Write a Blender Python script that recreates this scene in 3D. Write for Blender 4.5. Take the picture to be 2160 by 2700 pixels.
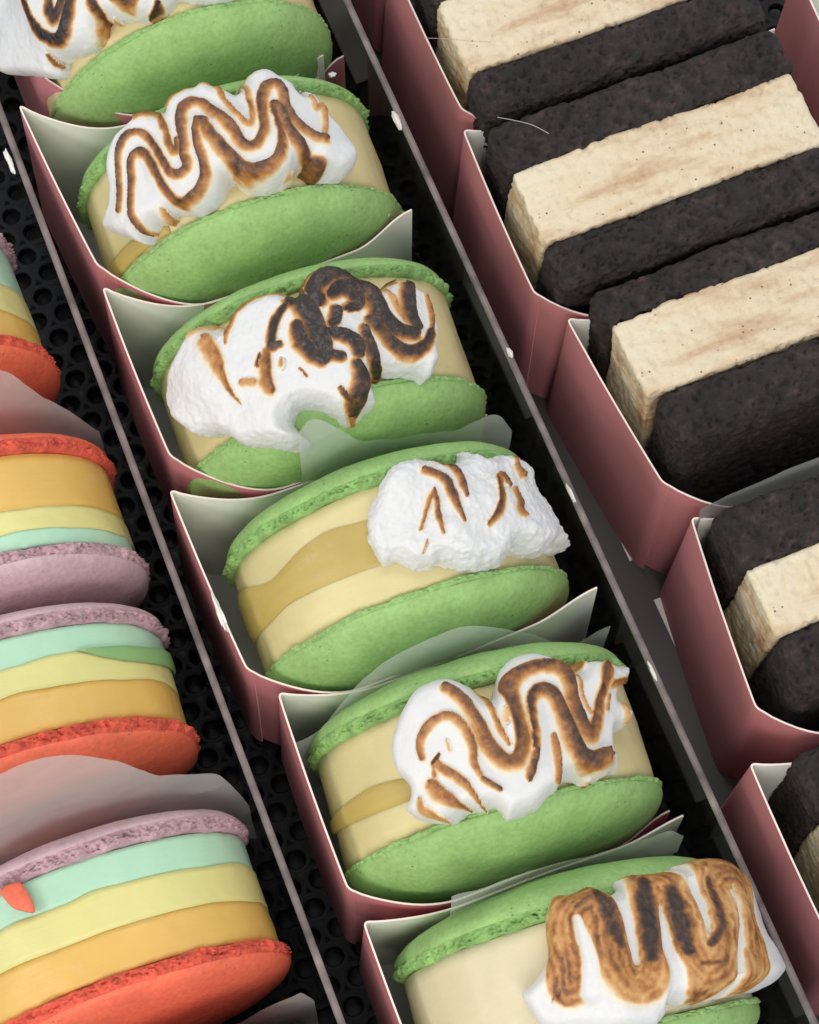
import bpy, bmesh, math, random
import numpy as np
from mathutils import Matrix, Vector

S = 0.01                                   # the script is written in centimetres
scene = bpy.context.scene
for o in list(bpy.data.objects): bpy.data.objects.remove(o)
COL = scene.collection

# ------------------------------------------------------------------ camera
FPX = 6500.0; CX, CY = 1080.0, 1350.0      # focal length in pixels of the 2160 px wide photograph
CAM = np.array([-3.875, -30.41, 74.27])
def _base(phi, dep, roll):
    fwd = np.array([np.sin(phi)*np.cos(dep), np.cos(phi)*np.cos(dep), -np.sin(dep)])
    right = np.array([np.cos(phi), -np.sin(phi), 0]); down = np.cross(fwd, right)
    c, s = np.cos(roll), np.sin(roll)
    return np.array([c*right+s*down, -s*right+c*down, fwd])
RM = _base(*np.radians([23.073, 69.992, -1.0376]))
cd = bpy.data.cameras.new('camera'); cam = bpy.data.objects.new('camera', cd); COL.objects.link(cam)
cd.sensor_fit = 'HORIZONTAL'; cd.sensor_width = 36.0; cd.lens = FPX/2160*36.0
cd.clip_start = 0.02; cd.clip_end = 20
m3 = Matrix([[RM[0][i], -RM[1][i], -RM[2][i]] for i in range(3)])
cam.matrix_world = Matrix.Translation(Vector(CAM*S)) @ m3.to_4x4()
scene.camera = cam

# ------------------------------------------------------------------ light of the display case
w = bpy.data.worlds.new('World'); scene.world = w; w.use_nodes = True
bg = w.node_tree.nodes['Background']; bg.inputs[0].default_value = (0.86, 0.92, 1.0, 1); bg.inputs[1].default_value = 0.92
def area(name, loc, target, size, size_y, power, col):
    l = bpy.data.lights.new(name, 'AREA'); l.shape = 'RECTANGLE'; l.size = size*S; l.size_y = size_y*S
    l.energy = power; l.color = col
    o = bpy.data.objects.new(name, l); COL.objects.link(o)
    o.location = Vector(loc)*S
    d = (Vector(target)-Vector(loc)); o.rotation_euler = d.to_track_quat('-Z', 'Y').to_euler()
    return o
area('case_lamp_front', (-14, -72, 72), (6, -6, 5), 56, 26, 3.5, (1.0, 0.93, 0.83))
area('case_lamp_left', (-75, -15, 62), (2, -6, 4), 40, 26, 2.7, (1.0, 0.95, 0.88))
area('case_lamp_top', (18, 26, 80), (6, -6, 5), 50, 20, 1.7, (1.0, 0.95, 0.88))

vs = scene.view_settings
vs.view_transform = 'Standard'; vs.look = 'None'; vs.exposure = -0.18; vs.gamma = 1.0; vs.use_curve_mapping = False
scene.render.engine = 'CYCLES'
scene.cycles.max_bounces = 10; scene.cycles.transparent_max_bounces = 24
scene.cycles.caustics_reflective = False; scene.cycles.caustics_refractive = False

# ------------------------------------------------------------------ pixels of the photograph -> points on real surfaces
def ray(p): return np.array([(p[0]-CX)/FPX, (p[1]-CY)/FPX, 1.0]) @ RM
def atz(p, z): d = ray(p); return CAM + d*(z-CAM[2])/d[2]
def aty(p, y): d = ray(p); return CAM + d*(y-CAM[1])/d[1]
def crop(x0, y0, s, pts): return [(x0+a/s, y0+b/s) for a, b in pts]

# ------------------------------------------------------------------ noise
def _hash(i, j, k, seed):
    n = (i.astype(np.int64)*374761393 + j.astype(np.int64)*668265263 + k.astype(np.int64)*2147483647*3 + seed*974634777) & 0xffffffff
    n = ((n ^ (n >> 13))*1274126177) & 0xffffffff
    n = ((n ^ (n >> 16))*2246822519) & 0xffffffff
    n = n ^ (n >> 15)
    return (n & 0xffffff)/float(0xffffff)
def vnoise(P, seed=0):
    P = np.asarray(P, float); I = np.floor(P); Fr = P-I; I = I.astype(np.int64)
    u = Fr*Fr*Fr*(Fr*(Fr*6-15)+10)
    r = 0
    for a in (0, 1):
        for b in (0, 1):
            for c in (0, 1):
                h = _hash(I[:, 0]+a, I[:, 1]+b, I[:, 2]+c, seed)
                r = r + h*(u[:, 0] if a else 1-u[:, 0])*(u[:, 1] if b else 1-u[:, 1])*(u[:, 2] if c else 1-u[:, 2])
    return r*2-1
def fbm(P, freq, octv=3, seed=0, gain=0.5):
    P = np.asarray(P, float); r = 0; a = 1; t = 0
    for o in range(octv):
        r = r + a*vnoise(P*freq+13.7*o, seed+o*17); t += a; a *= gain; freq *= 2.03
    return r/t
def sstep(a, b, x):
    t = np.clip((x-a)/(b-a), 0, 1); return t*t*(3-2*t)

# ------------------------------------------------------------------ mesh helpers
def mk(name, V, F, mats, parent=None, midx=None, smooth=True, loc=None):
    """V in cm (local to the parent), F an (n,4) or (n,3) array or list of faces"""
    me = bpy.data.meshes.new(name)
    V = np.asarray(V, float)*S
    if isinstance(F, np.ndarray):
        n, k = F.shape
        me.vertices.add(len(V)); me.vertices.foreach_set('co', V.ravel())
        me.loops.add(n*k); me.loops.foreach_set('vertex_index', F.ravel().astype(np.int32))
        me.polygons.add(n); me.polygons.foreach_set('loop_start', np.arange(0, n*k, k, dtype=np.int32))
        me.update(calc_edges=True); me.validate()
    else:
        me.from_pydata([tuple(v) for v in V], [], F); me.update()
    for m in (mats if isinstance(mats, (list, tuple)) else [mats]): me.materials.append(m)
    if midx is not None: me.polygons.foreach_set('material_index', np.asarray(midx, np.int32))
    me.polygons.foreach_set('use_smooth', np.full(len(me.polygons), smooth))
    me.update()
    o = bpy.data.objects.new(name, me); COL.objects.link(o)
    if parent is not None: o.parent = parent
    if loc is not None: o.location = Vector(loc)*S
    return o
def grid_faces(nu, nv, wrap_u=False, off=0, flip=False):
    iu = np.arange(nu if wrap_u else nu-1); iv = np.arange(nv-1)
    A, B = np.meshgrid(iu, iv, indexing='ij'); A = A.ravel(); B = B.ravel(); A2 = (A+1) % nu
    f = np.stack([A*nv+B, A2*nv+B, A2*nv+B+1, A*nv+B+1], 1)+off
    return f[:, ::-1].copy() if flip else f
def tag(o, label, cat, group=None, kind=None):
    if label: o['label'] = label
    if cat: o['category'] = cat
    if group: o['group'] = group
    if kind: o['kind'] = kind
    return o
def thing(name, label, cat, loc=(0, 0, 0), rz=0.0, group=None, rx=0.0):
    o = bpy.data.objects.new(name, None); o.empty_display_size = 0.01; COL.objects.link(o)
    o.location = Vector(loc)*S; o.rotation_euler = (rx, 0, rz)
    return tag(o, label, cat, group)
def normals(o):
    me = o.data; n = np.empty(len(me.vertices)*3, np.float32)
    me.vertices.foreach_get('normal', n); return n.reshape(-1, 3).astype(float)
def coords(o):
    me = o.data; n = np.empty(len(me.vertices)*3, np.float32)
    me.vertices.foreach_get('co', n); return n.reshape(-1, 3).astype(float)/S
def setco(o, V): o.data.vertices.foreach_set('co', (V*S).astype(np.float32).ravel()); o.data.update()
def rounded_box(hx, hy, hz, r, step):
    """dense rounded box centred on the origin, welded"""
    H = np.array([hx, hy, hz]); VV = []; FF = []; off = 0
    for ax in range(3):
        u, v = (ax+1) % 3, (ax+2) % 3
        nu = max(4, int(2*H[u]/step)); nv = max(4, int(2*H[v]/step))
        a = np.linspace(-H[u], H[u], nu+1); b = np.linspace(-H[v], H[v], nv+1)
        for sgn in (-1, 1):
            A, B = np.meshgrid(a, b, indexing='ij'); P = np.zeros((A.size, 3))
            P[:, u] = A.ravel(); P[:, v] = B.ravel(); P[:, ax] = sgn*H[ax]
            VV.append(P); FF.append(grid_faces(nu+1, nv+1, off=off, flip=(sgn < 0))); off += len(P)
    V = np.concatenate(VV); F = np.concatenate(FF)
    key = np.round(V*1e4).astype(np.int64)
    _, idx, inv = np.unique(key, axis=0, return_index=True, return_inverse=True)
    V = V[idx]; F = inv.reshape(-1)[F]
    c = np.clip(V, -(H-r), H-r); d = V-c; L = np.linalg.norm(d, axis=1)+1e-9
    return c + d/L[:, None]*r, F

# ------------------------------------------------------------------ materials
def mat(name, col=(0.5, 0.5, 0.5), rough=0.6, var=0.0, vscale=60.0, bump=0.0, bscale=300.0, sss=0.0, sssr=(0.5, 0.4, 0.25), spec=0.5, col2=None, bdist=0.0004, detail=6.0):
    m = bpy.data.materials.new(name); m.use_nodes = True; nt = m.node_tree; b = nt.nodes['Principled BSDF']
    b.inputs['Roughness'].default_value = rough; b.inputs['Specular IOR Level'].default_value = spec
    b.inputs['Base Color'].default_value = (*col, 1)
    tc = nt.nodes.new('ShaderNodeTexCoord')
    if var > 0 or col2:
        n = nt.nodes.new('ShaderNodeTexNoise'); n.inputs['Scale'].default_value = vscale; n.inputs['Detail'].default_value = detail
        nt.links.new(tc.outputs['Object'], n.inputs['Vector'])
        r = nt.nodes.new('ShaderNodeValToRGB'); r.color_ramp.elements[0].position = 0.3; r.color_ramp.elements[1].position = 0.72
        c2 = col2 if col2 else tuple(min(1, c*(1+var)) for c in col)
        c1 = col if col2 else tuple(c*(1-var) for c in col)
        r.color_ramp.elements[0].color = (*c1, 1); r.color_ramp.elements[1].color = (*c2, 1)
        nt.links.new(n.outputs['Fac'], r.inputs['Fac']); nt.links.new(r.outputs['Color'], b.inputs['Base Color'])
    if bump > 0:
        n2 = nt.nodes.new('ShaderNodeTexNoise'); n2.inputs['Scale'].default_value = bscale; n2.inputs['Detail'].default_value = 5
        nt.links.new(tc.outputs['Object'], n2.inputs['Vector'])
        bp = nt.nodes.new('ShaderNodeBump'); bp.inputs['Strength'].default_value = bump; bp.inputs['Distance'].default_value = bdist
        nt.links.new(n2.outputs['Fac'], bp.inputs['Height']); nt.links.new(bp.outputs['Normal'], b.inputs['Normal'])
    if sss > 0:
        b.inputs['Subsurface Weight'].default_value = sss; b.inputs['Subsurface Radius'].default_value = sssr
        b.inputs['Subsurface Scale'].default_value = 0.003
    return m
def L_(nt, a, b): nt.links.new(a, b)

M = {}
M['pink'] = mat('pink_board', (0.64, 0.245, 0.26), 0.55, var=0.09, vscale=22, bump=0.10, bscale=900, spec=0.35)
M['white_board'] = mat('white_board', (0.86, 0.85, 0.77), 0.6, var=0.03, vscale=30, bump=0.08, bscale=800)
M['board_edge'] = mat('board_edge', (0.86, 0.72, 0.64), 0.8, var=0.08, vscale=300)
M['green_shell'] = mat('green_shell', (0.29, 0.475, 0.16), 0.62, var=0.13, vscale=70, bump=0.35, bscale=420, bdist=0.0005, spec=0.4)
M['green_foot'] = mat('green_foot', (0.25, 0.44, 0.135), 0.85, var=0.25, vscale=220, bump=0.6, bscale=700, bdist=0.0006)
M['red_shell'] = mat('red_shell', (0.80, 0.15, 0.075), 0.6, var=0.10, vscale=60, bump=0.25, bscale=450, bdist=0.0004)
M['red_foot'] = mat('red_foot', (0.70, 0.105, 0.06), 0.85, var=0.25, vscale=220, bump=0.6, bscale=700, bdist=0.0006)
M['purple_shell'] = mat('purple_shell', (0.56, 0.385, 0.41), 0.65, var=0.10, vscale=60, bump=0.30, bscale=450, bdist=0.0005)
M['purple_foot'] = mat('purple_foot', (0.52, 0.33, 0.36), 0.85, var=0.28, vscale=220, bump=0.6, bscale=700, bdist=0.0006)
CR = dict(sss=0.35, bump=0.08, bscale=260)
M['cream'] = mat('vanilla_ice_cream', (0.66, 0.565, 0.285), 0.42, var=0.08, vscale=35, **CR)
M['pale_cream'] = mat('pale_ice_cream', (0.67, 0.59, 0.39), 0.45, var=0.06, vscale=30, **CR)
M['curd'] = mat('lemon_curd', (0.52, 0.39, 0.11), 0.30, var=0.10, vscale=30, **CR)
M['mint'] = mat('mint_ice_cream', (0.44, 0.68, 0.49), 0.40, var=0.06, vscale=30, **CR)
M['yellow'] = mat('yellow_ice_cream', (0.70, 0.645, 0.255), 0.40, var=0.06, vscale=30, **CR)
M['orange'] = mat('orange_ice_cream', (0.72, 0.45, 0.115), 0.40, var=0.07, vscale=30, **CR)
def scraped(m):
    nt = m.node_tree; b = nt.nodes['Principled BSDF']; tc = nt.nodes['Texture Coordinate']
    mp = nt.nodes.new('ShaderNodeMapping'); mp.inputs['Scale'].default_value = (60, 420, 60)
    n = nt.nodes.new('ShaderNodeTexNoise'); n.inputs['Scale'].default_value = 1.0; n.inputs['Detail'].default_value = 6; n.inputs['Roughness'].default_value = 0.6
    f = nt.nodes.new('ShaderNodeTexNoise'); f.inputs['Scale'].default_value = 75; f.inputs['Detail'].default_value = 8; f.inputs['Roughness'].default_value = 0.7
    L_(nt, tc.outputs['Object'], mp.inputs[0]); L_(nt, mp.outputs[0], n.inputs['Vector']); L_(nt, tc.outputs['Object'], f.inputs['Vector'])
    ad = nt.nodes.new('ShaderNodeMath'); ad.operation = 'ADD'; L_(nt, n.outputs['Fac'], ad.inputs[0]); L_(nt, f.outputs['Fac'], ad.inputs[1])
    bp = nt.nodes.new('ShaderNodeBump'); bp.inputs['Strength'].default_value = 0.22; bp.inputs['Distance'].default_value = 0.0008
    L_(nt, ad.outputs[0], bp.inputs['Height']); L_(nt, bp.outputs['Normal'], b.inputs['Normal'])
    src = b.inputs['Base Color'].links[0].from_socket
    mr = nt.nodes.new('ShaderNodeMapRange'); mr.inputs[1].default_value = 0.57; mr.inputs[2].default_value = 0.78; mr.inputs[4].default_value = 0.28
    L_(nt, f.outputs['Fac'], mr.inputs[0])
    mx = nt.nodes.new('ShaderNodeMixRGB'); mx.inputs[2].default_value = (0.74, 0.70, 0.58, 1)
    L_(nt, mr.outputs[0], mx.inputs[0]); L_(nt, src, mx.inputs[1]); L_(nt, mx.outputs[0], b.inputs['Base Color'])
    rr = nt.nodes.new('ShaderNodeMapRange'); rr.inputs[1].default_value = 0.35; rr.inputs[2].default_value = 0.65; rr.inputs[3].default_value = 0.30; rr.inputs[4].default_value = 0.55
    L_(nt, f.outputs['Fac'], rr.inputs[0]); L_(nt, rr.outputs[0], b.inputs['Roughness'])
for q in ('cream', 'pale_cream', 'curd', 'mint', 'yellow', 'orange'): scraped(M[q])
M['leaf'] = mat('green_swirl', (0.25, 0.45, 0.18), 0.42, var=0.08, vscale=40, **CR)
M['crumb'] = mat('meringue_crumb', (0.84, 0.82, 0.78), 0.6, bump=0.4, bscale=600)
M['dark'] = mat('freezer_floor', (0.010, 0.010, 0.012), 0.45, var=0.3, vscale=60)
M['plastic'] = mat('black_mat', (0.0075, 0.0075, 0.009), 0.45, var=0.35, vscale=80, bump=0.15, bscale=200, spec=0.22)
M['fibre'] = mat('fibre', (0.6, 0.55, 0.5), 0.6)

def porous(m, scale=520.0, amount=0.10, strength=0.5):
    """fine pores and darker pin holes on a baked shell"""
    nt = m.node_tree; b = nt.nodes['Principled BSDF']; tc = nt.nodes['Texture Coordinate']
    v = nt.nodes.new('ShaderNodeTexVoronoi'); v.inputs['Scale'].default_value = scale
    n = nt.nodes.new('ShaderNodeTexNoise'); n.inputs['Scale'].default_value = 260; n.inputs['Detail'].default_value = 7; n.inputs['Roughness'].default_value = 0.65
    g = nt.nodes.new('ShaderNodeTexNoise'); g.inputs['Scale'].default_value = 90; g.inputs['Detail'].default_value = 2
    for q in (v, n, g): L_(nt, tc.outputs['Object'], q.inputs['Vector'])
    mr = nt.nodes.new('ShaderNodeMapRange'); mr.inputs[1].default_value = 0.05; mr.inputs[2].default_value = 0.22; mr.inputs[3].default_value = 1.0; mr.inputs[4].default_value = 0.0
    L_(nt, v.outputs['Distance'], mr.inputs[0])
    gt = nt.nodes.new('ShaderNodeMapRange'); gt.inputs[1].default_value = 0.58; gt.inputs[2].default_value = 0.66; L_(nt, g.outputs['Fac'], gt.inputs[0])
    mu = nt.nodes.new('ShaderNodeMath'); mu.operation = 'MULTIPLY'; L_(nt, mr.outputs[0], mu.inputs[0]); L_(nt, gt.outputs[0], mu.inputs[1])
    sub = nt.nodes.new('ShaderNodeMath'); sub.operation = 'SUBTRACT'; L_(nt, n.outputs['Fac'], sub.inputs[0]); L_(nt, mu.outputs[0], sub.inputs[1])
    bp = nt.nodes.new('ShaderNodeBump'); bp.inputs['Strength'].default_value = strength; bp.inputs['Distance'].default_value = 0.0008
    L_(nt, sub.outputs[0], bp.inputs['Height']); L_(nt, bp.outputs['Normal'], b.inputs['Normal'])
    src = b.inputs['Base Color'].links[0].from_socket
    mx = nt.nodes.new('ShaderNodeMixRGB'); mx.blend_type = 'MULTIPLY'; mx.inputs[2].default_value = (0.45, 0.42, 0.36, 1)
    L_(nt, mu.outputs[0], mx.inputs[0]); L_(nt, src, mx.inputs[1])
    sp = nt.nodes.new('ShaderNodeTexNoise'); sp.inputs['Scale'].default_value = 700; L_(nt, tc.outputs['Object'], sp.inputs['Vector'])
    sr = nt.nodes.new('ShaderNodeMapRange'); sr.inputs[1].default_value = 0.3; sr.inputs[2].default_value = 0.7; sr.inputs[3].default_value = 1-amount; sr.inputs[4].default_value = 1+amount
    L_(nt, sp.outputs['Fac'], sr.inputs[0])
    m2 = nt.nodes.new('ShaderNodeMixRGB'); m2.blend_type = 'MULTIPLY'; m2.inputs[0].default_value = 1
    L_(nt, mx.outputs[0], m2.inputs[1]); L_(nt, sr.outputs[0], m2.inputs[2]); L_(nt, m2.outputs[0], b.inputs['Base Color'])
for q in ('green_shell', 'red_shell', 'purple_shell'): porous(M[q])
def brownie_mat():
    m = mat('brownie', (0.014, 0.010, 0.010), 0.62, bump=0.0, spec=0.4)
    nt = m.node_tree; b = nt.nodes['Principled BSDF']; tc = nt.nodes['Texture Coordinate']
    n = nt.nodes.new('ShaderNodeTexNoise'); n.inputs['Scale'].default_value = 210; n.inputs['Detail'].default_value = 10; n.inputs['Roughness'].default_value = 0.72
    n3 = nt.nodes.new('ShaderNodeTexNoise'); n3.inputs['Scale'].default_value = 22; n3.inputs['Detail'].default_value = 3
    for q in (n, n3): L_(nt, tc.outputs['Object'], q.inputs['Vector'])
    r = nt.nodes.new('ShaderNodeValToRGB'); e = r.color_ramp.elements
    e[0].position = 0.32; e[0].color = (0.010, 0.0080, 0.0085, 1); e[1].position = 0.72; e[1].color = (0.10, 0.060, 0.047, 1)
    x = e.new(0.54); x.color = (0.034, 0.0235, 0.022, 1)
    L_(nt, n.outputs['Fac'], r.inputs['Fac']); L_(nt, r.outputs['Color'], b.inputs['Base Color'])
    mr = nt.nodes.new('ShaderNodeMapRange'); mr.inputs[1].default_value = 0.35; mr.inputs[2].default_value = 0.65; mr.inputs[3].default_value = 0.5; mr.inputs[4].default_value = 1.0
    L_(nt, n3.outputs['Fac'], mr.inputs[0])
    bp = nt.nodes.new('ShaderNodeBump'); bp.inputs['Distance'].default_value = 0.0038
    L_(nt, mr.outputs[0], bp.inputs['Strength']); L_(nt, n.outputs['Fac'], bp.inputs['Height']); L_(nt, bp.outputs['Normal'], b.inputs['Normal'])
    return m
M['brownie'] = brownie_mat()

def icecream_mat():
    m = mat('speckled_ice_cream', (0.66, 0.52, 0.34), 0.6, sss=0.25)
    nt = m.node_tree; b = nt.nodes['Principled BSDF']; tc = nt.nodes['Texture Coordinate']
    n = nt.nodes.new('ShaderNodeTexNoise'); n.inputs['Scale'].default_value = 45; n.inputs['Detail'].default_value = 5
    mpp = nt.nodes.new('ShaderNodeMapping'); mpp.inputs['Scale'].default_value = (0.45, 1.3, 1.0)
    L_(nt, tc.outputs['Object'], mpp.inputs[0]); L_(nt, mpp.outputs[0], n.inputs['Vector']); n.inputs['Roughness'].default_value = 0.62
    r = nt.nodes.new('ShaderNodeValToRGB'); e = r.color_ramp.elements
    e[0].position = 0.36; e[0].color = (0.71, 0.63, 0.47, 1); e[1].position = 0.67; e[1].color = (0.45, 0.26, 0.13, 1)
    x = e.new(0.51); x.color = (0.69, 0.565, 0.385, 1)
    L_(nt, n.outputs['Fac'], r.inputs['Fac'])
    v = nt.nodes.new('ShaderNodeTexVoronoi'); v.inputs['Scale'].default_value = 330; v.inputs['Randomness'].default_value = 1
    wn = nt.nodes.new('ShaderNodeTexNoise'); wn.inputs['Scale'].default_value = 70
    L_(nt, tc.outputs['Object'], v.inputs['Vector']); L_(nt, tc.outputs['Object'], wn.inputs['Vector'])
    lt = nt.nodes.new('ShaderNodeMapRange'); lt.inputs[1].default_value = 0.06; lt.inputs[2].default_value = 0.15; lt.inputs[3].default_value = 1; lt.inputs[4].default_value = 0
    L_(nt, v.outputs['Distance'], lt.inputs[0])
    g = nt.nodes.new('ShaderNodeMath'); g.operation = 'GREATER_THAN'; g.inputs[1].default_value = 0.50
    L_(nt, wn.outputs['Fac'], g.inputs[0])
    mu = nt.nodes.new('ShaderNodeMath'); mu.operation = 'MULTIPLY'; L_(nt, lt.outputs[0], mu.inputs[0]); L_(nt, g.outputs[0], mu.inputs[1])
    mix = nt.nodes.new('ShaderNodeMixRGB'); mix.inputs[2].default_value = (0.10, 0.055, 0.03, 1)
    L_(nt, mu.outputs[0], mix.inputs[0]); L_(nt, r.outputs['Color'], mix.inputs[1]); L_(nt, mix.outputs[0], b.inputs['Base Color'])
    n2 = nt.nodes.new('ShaderNodeTexNoise'); n2.inputs['Scale'].default_value = 350; n2.inputs['Detail'].default_value = 6
    L_(nt, tc.outputs['Object'], n2.inputs['Vector'])
    bp = nt.nodes.new('ShaderNodeBump'); bp.inputs['Strength'].default_value = 0.7; bp.inputs['Distance'].default_value = 0.0010
    L_(nt, n2.outputs['Fac'], bp.inputs['Height']); L_(nt, bp.outputs['Normal'], b.inputs['Normal'])
    return m
M['ice'] = icecream_mat()

def meringue_mat():
    m = mat('toasted_meringue', (0.85, 0.84, 0.80), 0.5, sss=0.3)
    nt = m.node_tree; b = nt.nodes['Principled BSDF']; tc = nt.nodes['Texture Coordinate']
    at = nt.nodes.new('ShaderNodeAttribute'); at.attribute_name = 'toast'
    n = nt.nodes.new('ShaderNodeTexNoise'); n.inputs['Scale'].default_value = 520; n.inputs['Detail'].default_value = 4
    L_(nt, tc.outputs['Object'], n.inputs['Vector'])
    mr = nt.nodes.new('ShaderNodeMapRange'); mr.inputs[1].default_value = 0.25; mr.inputs[2].default_value = 0.75
    mr.inputs[3].default_value = -0.16; mr.inputs[4].default_value = 0.16
    L_(nt, n.outputs['Fac'], mr.inputs[0])
    mm = nt.nodes.new('ShaderNodeMath'); mm.operation = 'MULTIPLY'; L_(nt, mr.outputs[0], mm.inputs[0]); L_(nt, at.outputs['Fac'], mm.inputs[1])
    ad = nt.nodes.new('ShaderNodeMath'); ad.operation = 'ADD'; ad.use_clamp = True; L_(nt, at.outputs['Fac'], ad.inputs[0]); L_(nt, mm.outputs[0], ad.inputs[1])
    r = nt.nodes.new('ShaderNodeValToRGB'); cr = r.color_ramp; e = cr.elements
    e[0].position = 0.0; e[0].color = (0.69, 0.685, 0.67, 1); e[1].position = 1.0; e[1].color = (0.022, 0.015, 0.012, 1)
    for p, c in ((0.12, (0.74, 0.67, 0.53)), (0.30, (0.62, 0.36, 0.14)), (0.48, (0.42, 0.175, 0.045)), (0.66, (0.20, 0.075, 0.022)), (0.84, (0.065, 0.032, 0.018))):
        q = e.new(p); q.color = (*c, 1)
    L_(nt, ad.outputs[0], r.inputs['Fac']); L_(nt, r.outputs['Color'], b.inputs['Base Color'])
    rr = nt.nodes.new('ShaderNodeMapRange'); rr.inputs[3].default_value = 0.50; rr.inputs[4].default_value = 0.34
    L_(nt, at.outputs['Fac'], rr.inputs[0]); L_(nt, rr.outputs[0], b.inputs['Roughness'])
    sr = nt.nodes.new('ShaderNodeMapRange'); sr.inputs[3].default_value = 0.35; sr.inputs[4].default_value = 0.0; sr.inputs[2].default_value = 0.5
    L_(nt, at.outputs['Fac'], sr.inputs[0]); L_(nt, sr.outputs[0], b.inputs['Subsurface Weight'])
    ms = nt.nodes.new('ShaderNodeMapRange'); ms.inputs[3].default_value = 0.15; ms.inputs[4].default_value = 0.8
    L_(nt, at.outputs['Fac'], ms.inputs[0])
    bp = nt.nodes.new('ShaderNodeBump'); bp.inputs['Distance'].default_value = 0.0007
    L_(nt, ms.outputs[0], bp.inputs['Strength']); L_(nt, n.outputs['Fac'], bp.inputs['Height']); L_(nt, bp.outputs['Normal'], b.inputs['Normal'])
    return m
M['meringue'] = meringue_mat()

def paper_mat(name, col, transp):
    m = bpy.data.materials.new(name); m.use_nodes = True; nt = m.node_tree; nt.nodes.clear()
    out = nt.nodes.new('ShaderNodeOutputMaterial')
    d = nt.nodes.new('ShaderNodeBsdfDiffuse'); d.inputs[0].default_value = (*col, 1)
    t = nt.nodes.new('ShaderNodeBsdfTranslucent'); t.inputs[0].default_value = (*col, 1)
    g = nt.nodes.new('ShaderNodeBsdfGlossy'); g.inputs['Roughness'].default_value = 0.35
    tr = nt.nodes.new('ShaderNodeBsdfTransparent'); tr.inputs[0].default_value = (0.92, 0.94, 0.92, 1)
    tc = nt.nodes.new('ShaderNodeTexCoord'); vo = nt.nodes.new('ShaderNodeTexVoronoi'); vo.inputs['Scale'].default_value = 55; vo.feature = 'SMOOTH_F1'
    no = nt.nodes.new('ShaderNodeTexNoise'); no.inputs['Scale'].default_value = 30; L_(nt, tc.outputs['Object'], no.inputs['Vector'])
    L_(nt, no.outputs['Color'], vo.inputs['Vector']); vo.inputs['Scale'].default_value = 4
    bpp = nt.nodes.new('ShaderNodeBump'); bpp.inputs['Strength'].default_value = 0.9; bpp.inputs['Distance'].default_value = 0.003
    L_(nt, vo.outputs['Distance'], bpp.inputs['Height'])
    for q in (d, t, g): L_(nt, bpp.outputs['Normal'], q.inputs['Normal'])
    m1 = nt.nodes.new('ShaderNodeMixShader'); m1.inputs[0].default_value = 0.4
    m2 = nt.nodes.new('ShaderNodeMixShader'); m2.inputs[0].default_value = transp
    m3_ = nt.nodes.new('ShaderNodeMixShader'); m3_.inputs[0].default_value = 0.08
    L_(nt, d.outputs[0], m1.inputs[1]); L_(nt, t.outputs[0], m1.inputs[2]); L_(nt, m1.outputs[0], m2.inputs[1]); L_(nt, tr.outputs[0], m2.inputs[2])
    L_(nt, m2.outputs[0], m3_.inputs[1]); L_(nt, g.outputs[0], m3_.inputs[2]); L_(nt, m3_.outputs[0], out.inputs[0])
    return m
M['paper'] = paper_mat('glassine_paper', (0.80, 0.82, 0.80), 0.56)
M['waxed'] = mat('waxed_sheet', (0.085, 0.078, 0.075), 0.35, var=0.2, vscale=12)
M['paper_dense'] = paper_mat('waxed_paper', (0.42, 0.42, 0.40), 0.25)

def acrylic_mat():
    m = bpy.data.materials.new('clear_acrylic'); m.use_nodes = True; nt = m.node_tree; nt.nodes.clear()
    out = nt.nodes.new('ShaderNodeOutputMaterial')
    tr = nt.nodes.new('ShaderNodeBsdfTransparent'); tr.inputs[0].default_value = (0.86, 0.88, 0.85, 1)
    g = nt.nodes.new('ShaderNodeBsdfGlossy'); g.inputs['Roughness'].default_value = 0.06
    d = nt.nodes.new('ShaderNodeBsdfDiffuse'); d.inputs[0].default_value = (0.17, 0.175, 0.15, 1)  # smudges, plus the sheet's reflections and haze painted in as grey-green diffuse
    fr = nt.nodes.new('ShaderNodeFresnel'); fr.inputs[0].default_value = 1.49
    tc = nt.nodes.new('ShaderNodeTexCoord'); mp = nt.nodes.new('ShaderNodeMapping'); mp.inputs['Scale'].default_value = (30, 12, 60)
    n = nt.nodes.new('ShaderNodeTexNoise'); n.inputs['Scale'].default_value = 1.0; n.inputs['Detail'].default_value = 6
    L_(nt, tc.outputs['Object'], mp.inputs[0]); L_(nt, mp.outputs[0], n.inputs['Vector'])
    mr = nt.nodes.new('ShaderNodeMapRange'); mr.inputs[1].default_value = 0.42; mr.inputs[2].default_value = 0.75; mr.inputs[3].default_value = 0.12; mr.inputs[4].default_value = 0.38
    L_(nt, n.outputs['Fac'], mr.inputs[0])
    m1 = nt.nodes.new('ShaderNodeMixShader'); m2 = nt.nodes.new('ShaderNodeMixShader')
    L_(nt, mr.outputs[0], m1.inputs[0]); L_(nt, tr.outputs[0], m1.inputs[1]); L_(nt, d.outputs[0], m1.inputs[2])
    L_(nt, fr.outputs[0], m2.inputs[0]); L_(nt, m1.outputs[0], m2.inputs[1]); L_(nt, g.outputs[0], m2.inputs[2])
    L_(nt, m2.outputs[0], out.inputs[0]); return m
M['acrylic'] = acrylic_mat()
M['acrylic_edge'] = mat('sawn_acrylic_edge', (0.20, 0.165, 0.155), 0.5, var=0.5, vscale=120, bump=0.5, bscale=300)

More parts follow.
